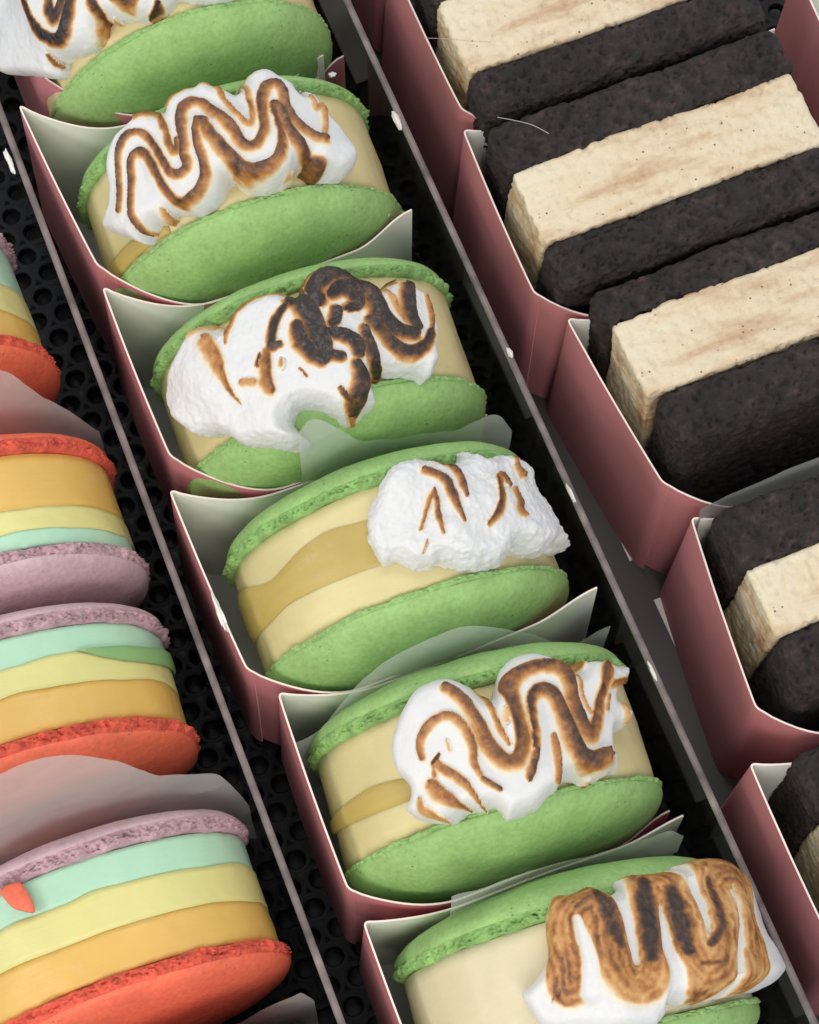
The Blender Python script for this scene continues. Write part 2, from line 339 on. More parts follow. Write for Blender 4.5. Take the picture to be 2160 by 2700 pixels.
# ------------------------------------------------------------------ the floor of the case: pan and perforated mat
o = mk('floor', [(-30, -45, -0.9), (45, -45, -0.9), (45, 35, -0.9), (-30, 35, -0.9)], [(0, 1, 2, 3)], M['dark'], smooth=False)
tag(o, None, None, kind='structure')
def perforated_mat():
    p = 0.92; r0 = 0.315; r1 = 0.265; ns = 12
    V = []; F = []
    ang = np.arange(ns)*2*np.pi/ns + np.pi/12
    hexr = p/np.sqrt(3)
    a6 = np.radians(30+60*np.arange(6)); hx = np.stack([np.cos(a6), np.sin(a6)], 1)*hexr
    outer = []
    for t in ang:
        # point on the hexagon boundary in direction t
        k = np.floor((t-np.radians(30))/np.radians(60)); tm = np.radians(60)*(k+1)
        rr = (p/2)/np.cos(t-tm); outer.append((rr*np.cos(t), rr*np.sin(t)))
    outer = np.array(outer); c = np.stack([np.cos(ang), np.sin(ang)], 1)
    ring = np.concatenate([np.c_[outer, np.full(ns, -0.012)], np.c_[c*(r0+0.03), np.full(ns, 0.0)], np.c_[c*r0*0.96, np.full(ns, -0.02)], np.c_[c*r1, np.full(ns, -0.30)]])
    f1 = []
    for a in range(3):
        for i in range(ns):
            j = (i+1) % ns; f1.append((a*ns+i, a*ns+j, (a+1)*ns+j, (a+1)*ns+i))
    f1 = np.array(f1); cs = []
    jy = 0; y = -33.0
    while y < 22:
        x = -15 + (p/2 if jy % 2 else 0)
        while x < 26:
            cs.append((x, y)); x += p
        y += p*np.sqrt(3)/2; jy += 1
    cs = np.array(cs)
    th = np.radians(9); Rz = np.array([[np.cos(th), -np.sin(th)], [np.sin(th), np.cos(th)]])
    V = ring[None, :, :]+np.c_[cs, np.zeros(len(cs))][:, None, :]
    F = f1[None]+(np.arange(len(cs))*len(ring))[:, None, None]
    o = mk('perforated_mat', V.reshape(-1, 3), F.reshape(-1, 4), M['plastic'], smooth=True)
    tag(o, None, None, kind='structure'); return o
perforated_mat()

# ------------------------------------------------------------------ acrylic dividers
def divider(name, x, y0, y1, h, label, skew=0.0):
    t = thing(name, label, 'divider', (x, (y0+y1)/2, 0), group='clear dividers between the rows'); t.rotation_euler.z = skew
    L = (y1-y0)/2; th = 0.11
    def box(a, b): return [(sx, sy, sz) for sx in (-a, a) for sy in (-L, L) for sz in b], [(0, 1, 3, 2), (4, 6, 7, 5), (0, 4, 5, 1), (2, 3, 7, 6), (0, 2, 6, 4), (1, 5, 7, 3)]
    V, F = box(th, (0.0, h-0.06)); mk('sheet', V, F, M['acrylic'], t, smooth=False)
    n = 400; ys = np.linspace(-L, L, n); rng = np.random.RandomState(5)
    nz = fbm(np.c_[ys*0+x, ys, ys*0], 1.6, 4, 3)*0.035
    prof = [(-th, h-0.058), (-th+0.02, h-0.01), (th-0.02, h-0.01), (th, h-0.058)]
    Vv = np.array([[px+(nz[i] if k in (1, 2) else 0)*0.5, ys[i], pz+(nz[i] if k in (1, 2) else 0)] for i in range(n) for k, (px, pz) in enumerate(prof)])
    mk('top_edge', Vv, grid_faces(n, 4), M['acrylic_edge'], t)
    return t
divider('divider', -1.22, -34, 24, 6.0, 'clear acrylic divider between the rainbow row and the green row', skew=math.radians(-0.9))
divider('divider', 10.56, -34, 24, 6.0, 'clear acrylic divider between the green row and the brownie row')

# ------------------------------------------------------------------ paperboard boxes
def box_thing(B, F, wid, label, h=6.96, bow_b=-1.2, bow_f=-1.75, scoop=0.35, group='pink boxes of the green macarons', ret=0.62, zr_b=1.0, zr_f=0.62, bs=0.30):
    """B, F: (x, y) of the back-left and front-left top corners"""
    B = np.array(B); F = np.array(F); cx_, cy_ = (B+F)/2
    t = thing('paper_box', label, 'box', (cx_, cy_, 0), group=group)
    B = B-(cx_, cy_); F = F-(cx_, cy_)
    th = 0.055
    # plan path, from back right round the left wall to front right
    def side(P, bow, zr, n=40):
        s = np.linspace(0, 1, n); x = P[0]+s*wid
        k = np.sin(np.pi/2*np.clip(s/bs, 0, 1))**0.85*(1-(1-ret)*sstep(0.78, 1.0, s))
        return np.c_[x, P[1]+bow*k], (1-(scoop/h)*np.sin(np.pi*np.clip(s, 0, 1))**1.3)*(1-(1-zr)*sstep(0.45, 0.95, s))
    pb, zb = side(B, bow_b, zr_b); pf, zf = side(F, bow_f, zr_f)
    rc = 0.16
    def corner(P, d0, d1, n=6):      # rounded corner through P from direction d0 to d1
        d0 = d0/np.linalg.norm(d0); d1 = d1/np.linalg.norm(d1); a = P+d0*rc; b = P+d1*rc
        u = np.linspace(0, 1, n)[:, None]; return (1-u)**2*a+2*u*(1-u)*P+u**2*b
    lw = F-B; nl = 16
    left = np.concatenate([corner(B, pb[1]-pb[0], lw), B+lw*np.linspace(0.06, 0.94, nl)[:, None], corner(F, -lw, pf[1]-pf[0])])
    bulge = 0.10*np.sin(np.pi*np.linspace(0, 1, len(left)))
    left = left+np.c_[-bulge, 0*bulge]
    keep = lambda p, P: np.linalg.norm(p-P, axis=1) > rc*1.02
    kb = keep(pb, B); kf = keep(pf, F)
    back = np.concatenate([pb[kb][::-1], left[:1]]); zbk = np.concatenate([zb[kb][::-1], [1]])
    front = np.concatenate([left[-1:], pf[kf]]); zfr = np.concatenate([[1], zf[kf]])
    rng = np.random.RandomState(abs(int(cx_*100+cy_*10)) % 9999)
    def panel(name, path, zt, taper=True):
        n = len(path); nz = 9
        tan = np.gradient(path, axis=0); tan /= np.linalg.norm(tan, axis=1)[:, None]
        nor = np.c_[tan[:, 1], -tan[:, 0]]*-1      # points inward
        cen = np.array([wid*0.5, 0.0])
        if np.mean(np.sum((cen-path)*nor, 1)) < 0: nor = -nor
        zs = np.linspace(0, 1, nz)
        wob = fbm(np.c_[path*1.3+cx_, np.zeros(n)], 1.0, 2, 11)*0.02
        out = np.empty((n, nz, 3)); inn = np.empty((n, nz, 3))
        for k, z in enumerate(zs):
            ins = (-0.22 if name == 'left_panel' else 0.0)*(1-z)     # the left wall leans in towards the rim
            # the bow of the soft sides fades towards the base
            b = np.array([path[:, 0], path[:, 1]]).T.copy()
            straight = B[1] if name == 'back_panel' else (F[1] if name == 'front_panel' else None)
            if straight is not None: b[:, 1] = straight+(b[:, 1]-straight)*(1.06-0.06*z)
            if straight is not None: b[:, 0] -= 0.22*(1-z)*np.exp(-np.maximum(b[:, 0]-min(B[0], F[0]), 0)/0.5)
            q = b+nor*(ins)
            zz = z*h*zt+(wob if z == 1 else 0)
            out[:, k, :2] = q; out[:, k, 2] = zz+0.02
            inn[:, k, :2] = q+nor*th; inn[:, k, 2] = zz+0.02
        V = np.concatenate([out.reshape(-1, 3), inn.reshape(-1, 3)]); N = n*nz
        f1 = grid_faces(n, nz); f2 = grid_faces(n, nz, off=N, flip=True)
        a = np.arange(n-1)*nz+nz-1; top = np.stack([a, a+nz, a+nz+N, a+N], 1)
        e = []
        for i in (0, n-1):
            c = i*nz+np.arange(nz-1); e.append(np.stack([c, c+1, c+1+N, c+N], 1))
        e = np.concatenate(e); Fc = np.concatenate([f1, f2, top, e])
        mi = np.concatenate([np.zeros(len(f1)), np.ones(len(f2)), np.full(len(top)+len(e), 2)])
        o = mk(name, V, Fc, [M['pink'], M['white_board'], M['board_edge']], t, midx=mi)
        bm = bmesh.new(); bm.from_mesh(o.data); bmesh.ops.recalc_face_normals(bm, faces=bm.faces[:]); bm.to_mesh(o.data); bm.free()
        for ed in o.data.edges: pass
        o.data.set_sharp_from_angle(angle=math.radians(40))
        return o
    panel('left_panel', left, np.ones(len(left))); panel('back_panel', back, zbk); panel('front_panel', front, zfr)
    x0 = min(B[0], F[0])+0.15
    V = [(x0, F[1]+0.1+0.25*bow_f*k, z) if a else (x0, B[1]-0.1, z) for z in (0.01, 0.07) for a in (0, 1) for k in (0,)]
    V = [(x0, B[1]-0.12, 0.01), (x0+wid-0.2, B[1]-0.12+0.2*bow_b, 0.01), (x0+wid-0.2, F[1]+0.12+0.2*bow_f, 0.01), (x0, F[1]+0.12, 0.01)]
    V = V+[(a, b, 0.07) for a, b, c in V]
    mk('base_panel', V, [(0, 3, 2, 1), (4, 5, 6, 7), (0, 1, 5, 4), (1, 2, 6, 5), (2, 3, 7, 6), (3, 0, 4, 7)], [M['white_board']], t, smooth=False)
    return t

# ------------------------------------------------------------------ macarons
RF = 4.66            # radius of the filling / shells
def lathe_y(prof, n, amp=None):
    """prof: list of (radius, y); returns grid (n around, len(prof)) with the axis along y"""
    t = np.arange(n)*2*np.pi/n; P = np.array(prof)
    X = np.sin(t)[:, None]*P[None, :, 0]; Z = np.cos(t)[:, None]*P[None, :, 0]; Y = np.repeat(P[None, :, 1], n, 0)
    return np.stack([X, Y, Z], 2).reshape(-1, 3)
def shell_profile(y, hgt=1.5, foot=0.42, R=RF):
    """radius of the shell at distance y outward from its flat face"""
    y = np.asarray(y, float)
    return np.where(y < foot, R+0.04, R*np.sqrt(np.clip(1-np.clip((y-foot)/(hgt-foot), 0, 1)**2.4, 0, 1))**0.9)
def macaron_shell(parent, zc, yface, sgn, shell_m, foot_m, hgt, foot, seed, R=RF, ruff=1.0):
    n = 200
    # dome
    s = np.linspace(0, 1, 44); yy = foot+(hgt-foot)*np.sin(s*np.pi/2)**1.0
    a = s*np.pi/2
    prof = [((R+0.05)*np.cos(q)**0.86 if q < np.pi/2-1e-6 else 0.0, foot-0.03+(hgt-foot)*np.sin(q)**1.0) for q in a]
    prof = [(R-0.12, foot-0.12)]+prof
    V = lathe_y(prof, n); rr = np.hypot(V[:, 0], V[:, 2])
    V[:, 1] += 0.055*fbm(V, 0.5, 3, seed)+0.012*fbm(V, 4.0, 2, seed+5)
    k = 1+0.012*fbm(V, 0.6, 2, seed+9); V[:, 0] *= k; V[:, 2] *= k
    V[:, 1] = yface+sgn*V[:, 1]; V[:, 2] += zc
    o = mk('shell', V, grid_faces(n, len(prof), True, flip=(sgn > 0)), shell_m, parent)
    # ruffled foot
    n2 = 640; m2 = 17; u = np.linspace(0, 1, m2)
    prof = [(R+0.02+0.055*np.sin(np.pi*q)-(0.22*(1-q/0.15) if q < 0.15 else 0), foot*q) for q in u]
    prof = [(R-0.9, 0.0)]+prof
    V = lathe_y(prof, n2); d = np.array(prof)[:, 0]
    dirx = np.c_[V[:, 0], 0*V[:, 0], V[:, 2]]; dirx /= np.linalg.norm(dirx, axis=1)[:, None]
    f = fbm(V, 3.6, 4, seed+21, 0.7); g = np.abs(fbm(V*np.array([1, 1.3, 1]), 6.0, 3, seed+31, 0.7))
    wq = np.tile(np.concatenate([[0], np.sin(np.pi*np.clip(u, 0.1, 0.95))]), n2)
    V = V+dirx*(ruff*(0.20*f-0.36*g+0.07)*wq)[:, None]
    V[:, 1] += 0.07*fbm(V, 1.8, 4, seed+41)*np.tile(np.concatenate([[0.3], 1-u*0.3]), n2)
    V[:, 1] = yface+sgn*V[:, 1]; V[:, 2] += zc
    mk('foot', V, grid_faces(n2, len(prof), True, flip=(sgn > 0)), foot_m, o)
    return o
def band(parent, name, m, zc, y0f, y1f, R, seed, n=240, nv=10, cap=True, rough=0.02):
    """a filling layer: a drum between the two wavy faces y0f(theta) < y1f(theta)"""
    t = np.arange(n)*2*np.pi/n; V = []
    y0 = y0f(t); y1 = y1f(t)
    u = np.linspace(0, 1, nv)
    Y = y0[:, None]*(1-u)+y1[:, None]*u; Rr = R+0*Y
    P = np.stack([np.sin(t)[:, None]*Rr, Y, np.cos(t)[:, None]*Rr], 2).reshape(-1, 3)
    d = np.c_[P[:, 0], 0*P[:, 0], P[:, 2]]/R
    P += d*(rough*fbm(P, 0.9, 3, seed)+rough*0.25*fbm(P, 5, 2, seed+3))[:, None]
    c0 = len(P); P = np.concatenate([P, [[0, y0.mean(), 0], [0, y1.mean(), 0]]]); P[:, 2] += zc
    F = [tuple(f) for f in grid_faces(n, nv, True, flip=True)]
    for i in range(n):
        j = (i+1) % n; F.append((c0, i*nv, j*nv)); F.append((c0+1, j*nv+nv-1, i*nv+nv-1))
    return mk(name, P, F, m, parent)
def wav(y, amp, seed, f=1.0):
    def g(t):
        P = np.c_[np.cos(t)*f*2, np.sin(t)*f*2, np.full(len(t), seed*3.1)]
        return y+amp*fbm(P, 0.8, 3, seed)
    return g
LEAN = math.radians(3.0)     # the green macarons lean a little towards the front
def cyl_hit(p, xc, zc, R, rz=0.0, yc=0.0, rx=LEAN):
    """pixel -> (theta from the top, y) in the macaron's frame, on its drum of radius R"""
    d = ray(p); O = CAM-np.array([xc, yc, 0.0]); c, s = math.cos(-rz), math.sin(-rz)
    rot = np.array([[c, -s, 0], [s, c, 0], [0, 0, 1]]); c, s = math.cos(-rx), math.sin(-rx)
    rot = np.array([[1, 0, 0], [0, c, -s], [0, s, c]])@rot; d = rot@d; O = rot@O; O[2] -= zc
    a = d[0]**2+d[2]**2; b = 2*(O[0]*d[0]+O[2]*d[2]); cc = O[0]**2+O[2]**2-R*R
    D = b*b-4*a*cc
    if D < 0: t = -b/(2*a)
    else: t = (-b-math.sqrt(D))/(2*a)
    P = O+d*t
    return math.atan2(P[0], P[2]), P[1]

def seg_dist(P, poly, closed=False, widths=None, signed=False):
    """distance of points P (n,2) to a polyline, with the interpolated width at the foot point and the arc fraction"""
    A = np.asarray(poly, float)
    if len(A) == 1: A = np.concatenate([A, A+[[0.001, 0]]]); widths = None if widths is None else [widths[0]]*2
    if closed: A = np.concatenate([A, A[:1]])
    best = np.full(len(P), 1e9); bw = np.zeros(len(P)); bt = np.zeros(len(P)); bs_ = np.ones(len(P))
    n = len(A)-1
    W = np.interp(np.arange(n+1), np.linspace(0, n, len(widths)), widths) if widths is not None else np.zeros(n+1)
    for i in range(n):
        a, b = A[i], A[i+1]; ab = b-a; t = np.clip(((P-a)@ab)/(ab@ab+1e-12), 0, 1)
        d = np.linalg.norm(P-a-t[:, None]*ab, axis=1); k = d < best
        bs_[k] = np.sign(ab[0]*(P[k, 1]-a[1])-ab[1]*(P[k, 0]-a[0])); best[k] = d[k]; bw[k] = W[i]+(W[i+1]-W[i])*t[k]; bt[k] = (i+t[k])/n
    if signed: return best, bw, bt, bs_
    return best, bw, bt
def smooth_poly(pts, n=8, closed=False):
    """Catmull-Rom"""
    P = np.asarray(pts, float)
    if len(P) < 3: return P
    if closed: Q = np.concatenate([P[-1:], P, P[:2]])
    else: Q = np.concatenate([2*P[:1]-P[1:2], P, 2*P[-1:]-P[-2:-1]])
    out = []
    for i in range(1, len(Q)-2):
        for u in np.arange(n)/n:
            a, b, c, d = Q[i-1:i+3]
            out.append(0.5*((2*b)+(-a+c)*u+(2*a-5*b+4*c-d)*u*u+(-a+3*b-3*c+d)*u**3))
    if not closed: out.append(P[-1])
    return np.array(out)
def inside(P, poly):
    A = np.asarray(poly); B = np.roll(A, -1, 0); r = np.zeros(len(P), bool)
    for a, b in zip(A, B):
        k = ((a[1] > P[:, 1]) != (b[1] > P[:, 1]))
        xx = (b[0]-a[0])*(P[:, 1]-a[1])/((b[1]-a[1])+1e-12)+a[0]
        r ^= k & (P[:, 0] < xx)
    return r

def meringue(parent, spec, xc, yc, zc, rz, hgt_f, hgt_b, half, seed):
    """piped and toasted meringue: outline and toast marks laid on the drum (arc length, y) of the macaron"""
    x0, y0, s = spec['crop']; T = spec.get('thick', 1.0); Rm = RF+spec.get('plane', 0.75)
    def tocyl(pts, edge=False):
        out = []
        for p in crop(x0, y0, s, pts):
            th, y = cyl_hit(p, xc, zc, Rm+0.2, rz, yc)
            if edge:
                k_ = min(1.2, max(-0.1, 0.5+0.35*y/half+0.22*th*RF/3)); th, y = cyl_hit(p, xc, zc, RF-0.15+k_*0.9, rz, yc)
            out.append((th*Rm, y))
        return np.array(out)
    k = 1/s/86.0                                         # crop px -> cm
    poly = smooth_poly(tocyl(spec['outline'], True), 5, True)
    lo = poly.min(0)-0.2; hi = poly.max(0)+0.2; st = 0.06
    au = np.arange(lo[0], hi[0], st); av = np.arange(lo[1], hi[1], st)
    U, Vv = np.meshgrid(au, av, indexing='ij'); P = np.c_[U.ravel(), Vv.ravel()]
    ins = inside(P, poly); D, _, _ = seg_dist(P, poly, True); D = D-0.10; ins &= D > 0
    # base surface under the meringue
    def rbase(y):
        yo = np.where(y > 0, y-half, -y-half); hg = np.where(y > 0, hgt_b, hgt_f)
        return np.where(yo < 0.3, RF, RF*np.sqrt(np.clip(1-np.clip((yo-0.3)/(hg-0.3), 0, 0.985)**2.2, 0.03, 1)))
    rb = np.maximum(rbase(P[:, 1]), RF-0.45)-0.2
    Pn = np.c_[P, np.full(len(P), seed*7.0)]
    H = T*(0.86+0.30*fbm(Pn, 0.55, 2, seed))
    wd = 0.46
    e = np.sqrt(np.clip(1-(1-np.clip(D/wd, 0, 1))**2, 0, 1))
    top = rb+0.10+(RF+H-rb-0.10)*e
    nu, nv = len(au), len(av); ins2 = ins.reshape(nu, nv)
    Rt = np.where(ins, top, rb)
    vid = -np.ones((nu, nv), int)
    cell = ins2[:-1, :-1] & ins2[1:, :-1] & ins2[1:, 1:] & ins2[:-1, 1:]
    used = np.zeros((nu, nv), bool)
    for a in (0, 1):
        for b in (0, 1): used[a:nu-1+a, b:nv-1+b] |= cell
    vid[used] = np.arange(used.sum()); N = int(used.sum())
    ui = used.ravel()
    def pos(R): 
        th = P[ui, 0]/Rm; return np.c_[np.sin(th)*R, P[ui, 1], np.cos(th)*R+zc]
    V = np.concatenate([pos(Rt[ui]), pos(rb[ui]-0.1)])
    I, J = np.nonzero(cell)
    ft = np.stack([vid[I, J], vid[I+1, J], vid[I+1, J+1], vid[I, J+1]], 1); fb = ft[:, ::-1]+N
    # side walls along the border of the cell mask
    pad = np.pad(cell, 1); side = []
    for (di, dj, a, b) in ((0, -1, (0, 0), (1, 0)), (1, 0, (1, 0), (1, 1)), (0, 1, (1, 1), (0, 1)), (-1, 0, (0, 1), (0, 0))):
        nb = ~pad[I+1+di, J+1+dj]
        p_ = vid[I[nb]+a[0], J[nb]+a[1]]; q_ = vid[I[nb]+b[0], J[nb]+b[1]]
        side.append(np.stack([q_, p_, p_+N, q_+N], 1))
    F = np.concatenate([ft, fb]+side)
    o = mk('meringue_topping', V, F, M['meringue'])
    md = o.modifiers.new('r', 'REMESH'); md.mode = 'VOXEL'; md.voxel_size = 0.045*S
    sm = o.modifiers.new('s', 'SMOOTH'); sm.iterations = 3; sm.factor = 0.5
    dg = bpy.context.evaluated_depsgraph_get(); me = bpy.data.meshes.new_from_object(o.evaluated_get(dg))
    old = o.data; o.modifiers.clear(); o.data = me; bpy.data.meshes.remove(old)
    if not me.materials: me.materials.append(M['meringue'])
    o.parent = parent
    V = coords(o); Nn = normals(o)
    th = np.arctan2(V[:, 0], V[:, 2]-zc); Q = np.c_[th*Rm, V[:, 1]]; rad = np.hypot(V[:, 0], V[:, 2]-zc)
    # toast marks
    rope = np.zeros(len(V)); toast = np.zeros(len(V)); relief = np.zeros(len(V)); pw = fbm(V, 5.0, 3, seed+3); pl = fbm(V, 1.3, 2, seed+4)
    for st_ in spec['stripes']:
        pts, wpx, dk = st_[:3]
        ww = wpx if isinstance(wpx, (list, tuple)) else [wpx*0.7, wpx, wpx, wpx, wpx*0.7]
        pl_ = smooth_poly(tocyl(pts), 6)
        d, wv, t, sg = seg_dist(Q, pl_, False, [q*k for q in ww], True)
        wv = np.maximum(wv*1.10, 0.025); sd = sg*d+0.030*pw; q = sd/wv          # positive: the crisp, darker side of the ridge
        v = (1-sstep(0.78, 1.22, q))*sstep(-1.9, -0.25, q)
        endf = sstep(0.0, 0.06, t)*(1-sstep(0.94, 1.0, t)) if len(pts) > 4 else 1.0
        sl = 0.28 if dk < 0.85 else 0.10
        lvl = dk*np.clip(1.06-sl*0.45+sl*1.15*q, 0.35, 1.25)*(1+0.18*pl+0.16*pw)
        v = v*(d < wv*1.9)
        toast = np.maximum(toast, v*lvl)
        relief = np.maximum(relief, np.clip(0.55+0.45*q, 0, 1)*(1-sstep(0.95, 1.25, q))*(d < wv*1.6))
        relief = relief-0.9*np.exp(-((q-1.5)/0.30)**2)*(relief < 0.25)*(d < wv*2.2)
        if len(pts) > 7: rope = np.maximum(rope, np.exp(-(d/0.34)**2))
    if 'ribbon' in spec:
        rb_ = spec['ribbon']; pl_ = smooth_poly(tocyl(rb_['path']), 8)
        d, _, t = seg_dist(Q, pl_); W = rb_['w']*k
        u = (d+0.03*pw)/W
        stri = 0.5+0.5*np.cos(u*W*2*np.pi/0.24+4.5*fbm(V, 0.8, 2, seed+12)+1.6*pw)
        val = (1-sstep(0.80, 1.10, u))*(0.53+0.15*(stri-0.5)*(1+pl)+0.22*pl+0.12*pw-0.12*u)
        val = np.maximum(val, 0.14*(1-sstep(0.95, 1.25, u)))
        toast = np.maximum(toast*(u < 1), val)
        for pts, wpx, dk in rb_['core']:
            dd, wv, tt = seg_dist(Q, smooth_poly(tocyl(pts), 6), False, [wpx*k*0.6, wpx*k, wpx*k, wpx*k*0.6])
            toast = np.maximum(toast, dk*(1-sstep(0.2, 1.9, dd/wv+0.35*pw)))
        for pts, w0, w1 in rb_['gaps']:
            dd, wv, tt = seg_dist(Q, smooth_poly(tocyl(pts), 6), False, [w0*k*0.9, w1*k*0.95])
            g_ = 1-sstep(0.75, 1.35, dd/np.maximum(wv, 0.02)+0.15*pw); toast = toast*(1-g_)
            relief = np.minimum(relief, -1.9*(1-sstep(0.4, 1.6, dd/np.maximum(wv, 0.02))))
        relief = relief+0.30*(1-sstep(0.7, 1.05, u))*(0.6+stri*0.25)
    upm = sstep(-0.2, 0.35, Nn[:, 2]*1.0+0*rad)
    toast = np.clip(toast, 0, 1)*sstep(0.02, 0.30, np.maximum(Nn[:, 2], 0)+0.15)
    rough = spec.get('rough', 0.3)
    V = V+Nn*(0.105*np.clip(relief, -2, 1)+0.10*rope+rough*0.10*fbm(V, 2.2, 3, seed+6)*(1-0.5*np.clip(toast*2, 0, 1))
              + rough*0.09*np.abs(fbm(V, 5.0, 3, seed+8))+0.012*pw+0.02*toast*fbm(V, 11, 2, seed+9))[:, None]
    setco(o, V)
    a = me.attributes.new('toast', 'FLOAT', 'POINT'); a.data.foreach_set('value', toast.astype(np.float32))
    me.polygons.foreach_set('use_smooth', np.ones(len(me.polygons), bool)); me.update()
    return o

def curd_patch(parent, spec, xc, yc, zc, rz, seed, lim=9.0, name='curd_layer', m='curd', rx=LEAN):
    up = [cyl_hit(p, xc, zc, RF, rz, yc, rx) for p in crop(*spec['crop'], spec['upper'])]
    lo = [cyl_hit(p, xc, zc, RF, rz, yc, rx) for p in crop(*spec['crop'], spec['lower'])]
    up = np.array(sorted(up)); lo = np.array(sorted(lo))
    t0 = max(min(up[0, 0], lo[0, 0]), -1.75); t1 = max(up[-1, 0], lo[-1, 0])+spec.get('ext', 0.5)
    n = 120; t = np.linspace(t0, t1, n); nv = 8
    yu = np.interp(t, up[:, 0], up[:, 1]); yl = np.interp(t, lo[:, 0], lo[:, 1]); yu = np.maximum(yu, yl+0.05)
    yu = np.clip(yu, -lim, lim); yl = np.clip(yl, -lim, lim-0.05)
    ker = np.ones(9)/9
    yu = np.convolve(np.pad(yu, 4, 'edge'), ker, 'valid'); yl = np.convolve(np.pad(yl, 4, 'edge'), ker, 'valid')
    u = np.linspace(0, 1, nv); Y = yl[:, None]*(1-u)+yu[:, None]*u
    edge = np.minimum(1, np.minimum(u, 1-u)*6)[None, :]*np.minimum(1, np.minimum(np.arange(n), n-1-np.arange(n))/4)[:, None]
    R = RF-0.03+0.085*edge
    P = np.stack([np.sin(t)[:, None]*R, Y, np.cos(t)[:, None]*R+zc], 2).reshape(-1, 3)
    return mk(name, P, grid_faces(n, nv, flip=True), M[m], parent)

def green_macaron(xc, yc, label, rz=0.0, half=1.6, hf=1.72, hb=1.55, seed=1, spec=None, curd=None, cream='cream', zc=4.78):
    t = thing('green_macaron', label, 'macaron', (xc, yc, 0), rz, group='green macarons with toasted meringue', rx=LEAN)
    band(t, 'ice_cream_layer', M[cream], zc, wav(-half-0.02, 0.05, seed), wav(half+0.02, 0.05, seed+2), RF-0.06, seed+4, rough=0.05)
    macaron_shell(t, zc, half, 1, M['green_shell'], M['green_foot'], hb, 0.42, seed*10)
    macaron_shell(t, zc, -half, -1, M['green_shell'], M['green_shell'], hf, 0.20, seed*10+5, ruff=0.5)
    if curd: curd_patch(t, curd, xc, yc, zc, rz, seed, half-0.08)
    if spec: meringue(t, spec, xc, yc, zc, rz, hf, hb, half, seed*13)
    return t

MER = {}
MER[1] = dict(crop=(0, 0, 2.695), thick=1.15, rough=0.2, outline=[(20, 20), (60, 120), (120, 230), (200, 400), (270, 490), (400, 560), (530, 590), (570, 460), (640, 440), (760, 390), (815, 290), (820, 200), (870, 205), (960, 205), (1080, 205), (1180, 170), (1260, 90), (1290, 45), (1400, 70), (1540, 80), (1640, 60), (1690, 0), (1690, -150), (1500, -350), (1200, -400), (800, -350), (400, -300), (150, -200), (20, -100)],
    stripes=[([(180, 0), (220, 120), (260, 200), (330, 260), (400, 270), (460, 220), (500, 120), (520, 0), (530, -100)], 38, .95), ([(350, -60), (340, 60), (380, 120), (430, 60), (450, -60)], 46, .9),
    ([(640, -60), (660, 20), (690, 100), (680, 190), (640, 300), (560, 390), (440, 460)], 40, .85), ([(760, 110), (820, 150), (900, 160), (1000, 130), (1070, 60), (1110, 0)], 38, .8), ([(800, -20), (900, 30), (960, -10)], 35, .75), ([(305, 390), (310, 460)], 22, .6)])
MER[2] = dict(crop=(280, 150, 2.464), thick=1.15, rough=0.12, outline=[(60, 560), (90, 480), (170, 390), (260, 345), (340, 365), (375, 330), (400, 260), (480, 190), (560, 160), (625, 125), (700, 165), (790, 180), (850, 205), (885, 180), (920, 100), (980, 55), (1050, 45), (1120, 70), (1180, 115), (1240, 150), (1270, 230), (1300, 170), (1315, 90), (1335, 45), (1360, 80), (1365, 190), (1400, 280), (1450, 390), (1510, 470), (1545, 560), (1580, 660), (1585, 760), (1545, 830), (1480, 865), (1400, 855), (1310, 815), (1250, 765), (1210, 840), (1150, 905), (1060, 940), (980, 930), (900, 900), (840, 850), (800, 940), (740, 1020), (650, 1075), (580, 1060), (500, 1075), (490, 1140), (420, 1130), (375, 1190), (370, 1260), (300, 1240), (200, 1195), (130, 1150), (95, 1060), (100, 960), (75, 820), (55, 700)],
    stripes=[([(180, 400), (260, 365), (340, 390), (385, 470), (410, 560), (440, 620), (475, 610), (470, 540)], 24, .62),
    ([(95, 1000), (78, 800), (85, 630), (130, 525), (200, 490), (270, 530), (340, 620), (385, 700), (430, 755), (490, 765), (545, 720), (520, 640), (520, 560), (490, 430), (490, 340), (540, 290), (610, 290), (680, 350), (760, 430), (820, 500), (870, 570), (930, 600), (990, 570), (1020, 500), (1010, 400), (1010, 280), (1040, 210), (1090, 200), (1130, 240), (1150, 330), (1200, 420), (1270, 490), (1340, 540), (1400, 560)], [18, 22, 26, 30, 32, 32, 30, 28, 30], .70),
    ([(185, 1110), (165, 950), (160, 800), (160, 680), (200, 620), (260, 640), (310, 710), (350, 800), (390, 870), (450, 915), (520, 915), (600, 860), (650, 780), (645, 680), (615, 560), (600, 470), (600, 420)], 27, .72),
    ([(590, 420), (640, 440), (660, 490), (720, 570), (790, 650), (860, 710), (940, 750), (1040, 740), (1110, 690), (1135, 600), (1120, 480), (1090, 380), (1085, 330), (1130, 390), (1160, 480), (1220, 570), (1300, 640), (1390, 690)], [24, 34, 40, 30, 26, 28, 40, 46], .70),
    ([(400, 300), (440, 230), (490, 200), (600, 150), (690, 175), (750, 250), (800, 340), (850, 410), (910, 470), (945, 450), (940, 330), (930, 200), (920, 140), (960, 80), (1050, 55)], 16, .50),
    ([(1330, 260), (1350, 350), (1400, 330), (1410, 450), (1390, 560)], 20, .42), ([(780, 830), (760, 920)], 38, .36), ([(330, 980), (325, 1100)], 28, .38), ([(1200, 740), (1150, 850)], 33, .34), ([(1380, 800), (1540, 800)], 33, .33)])
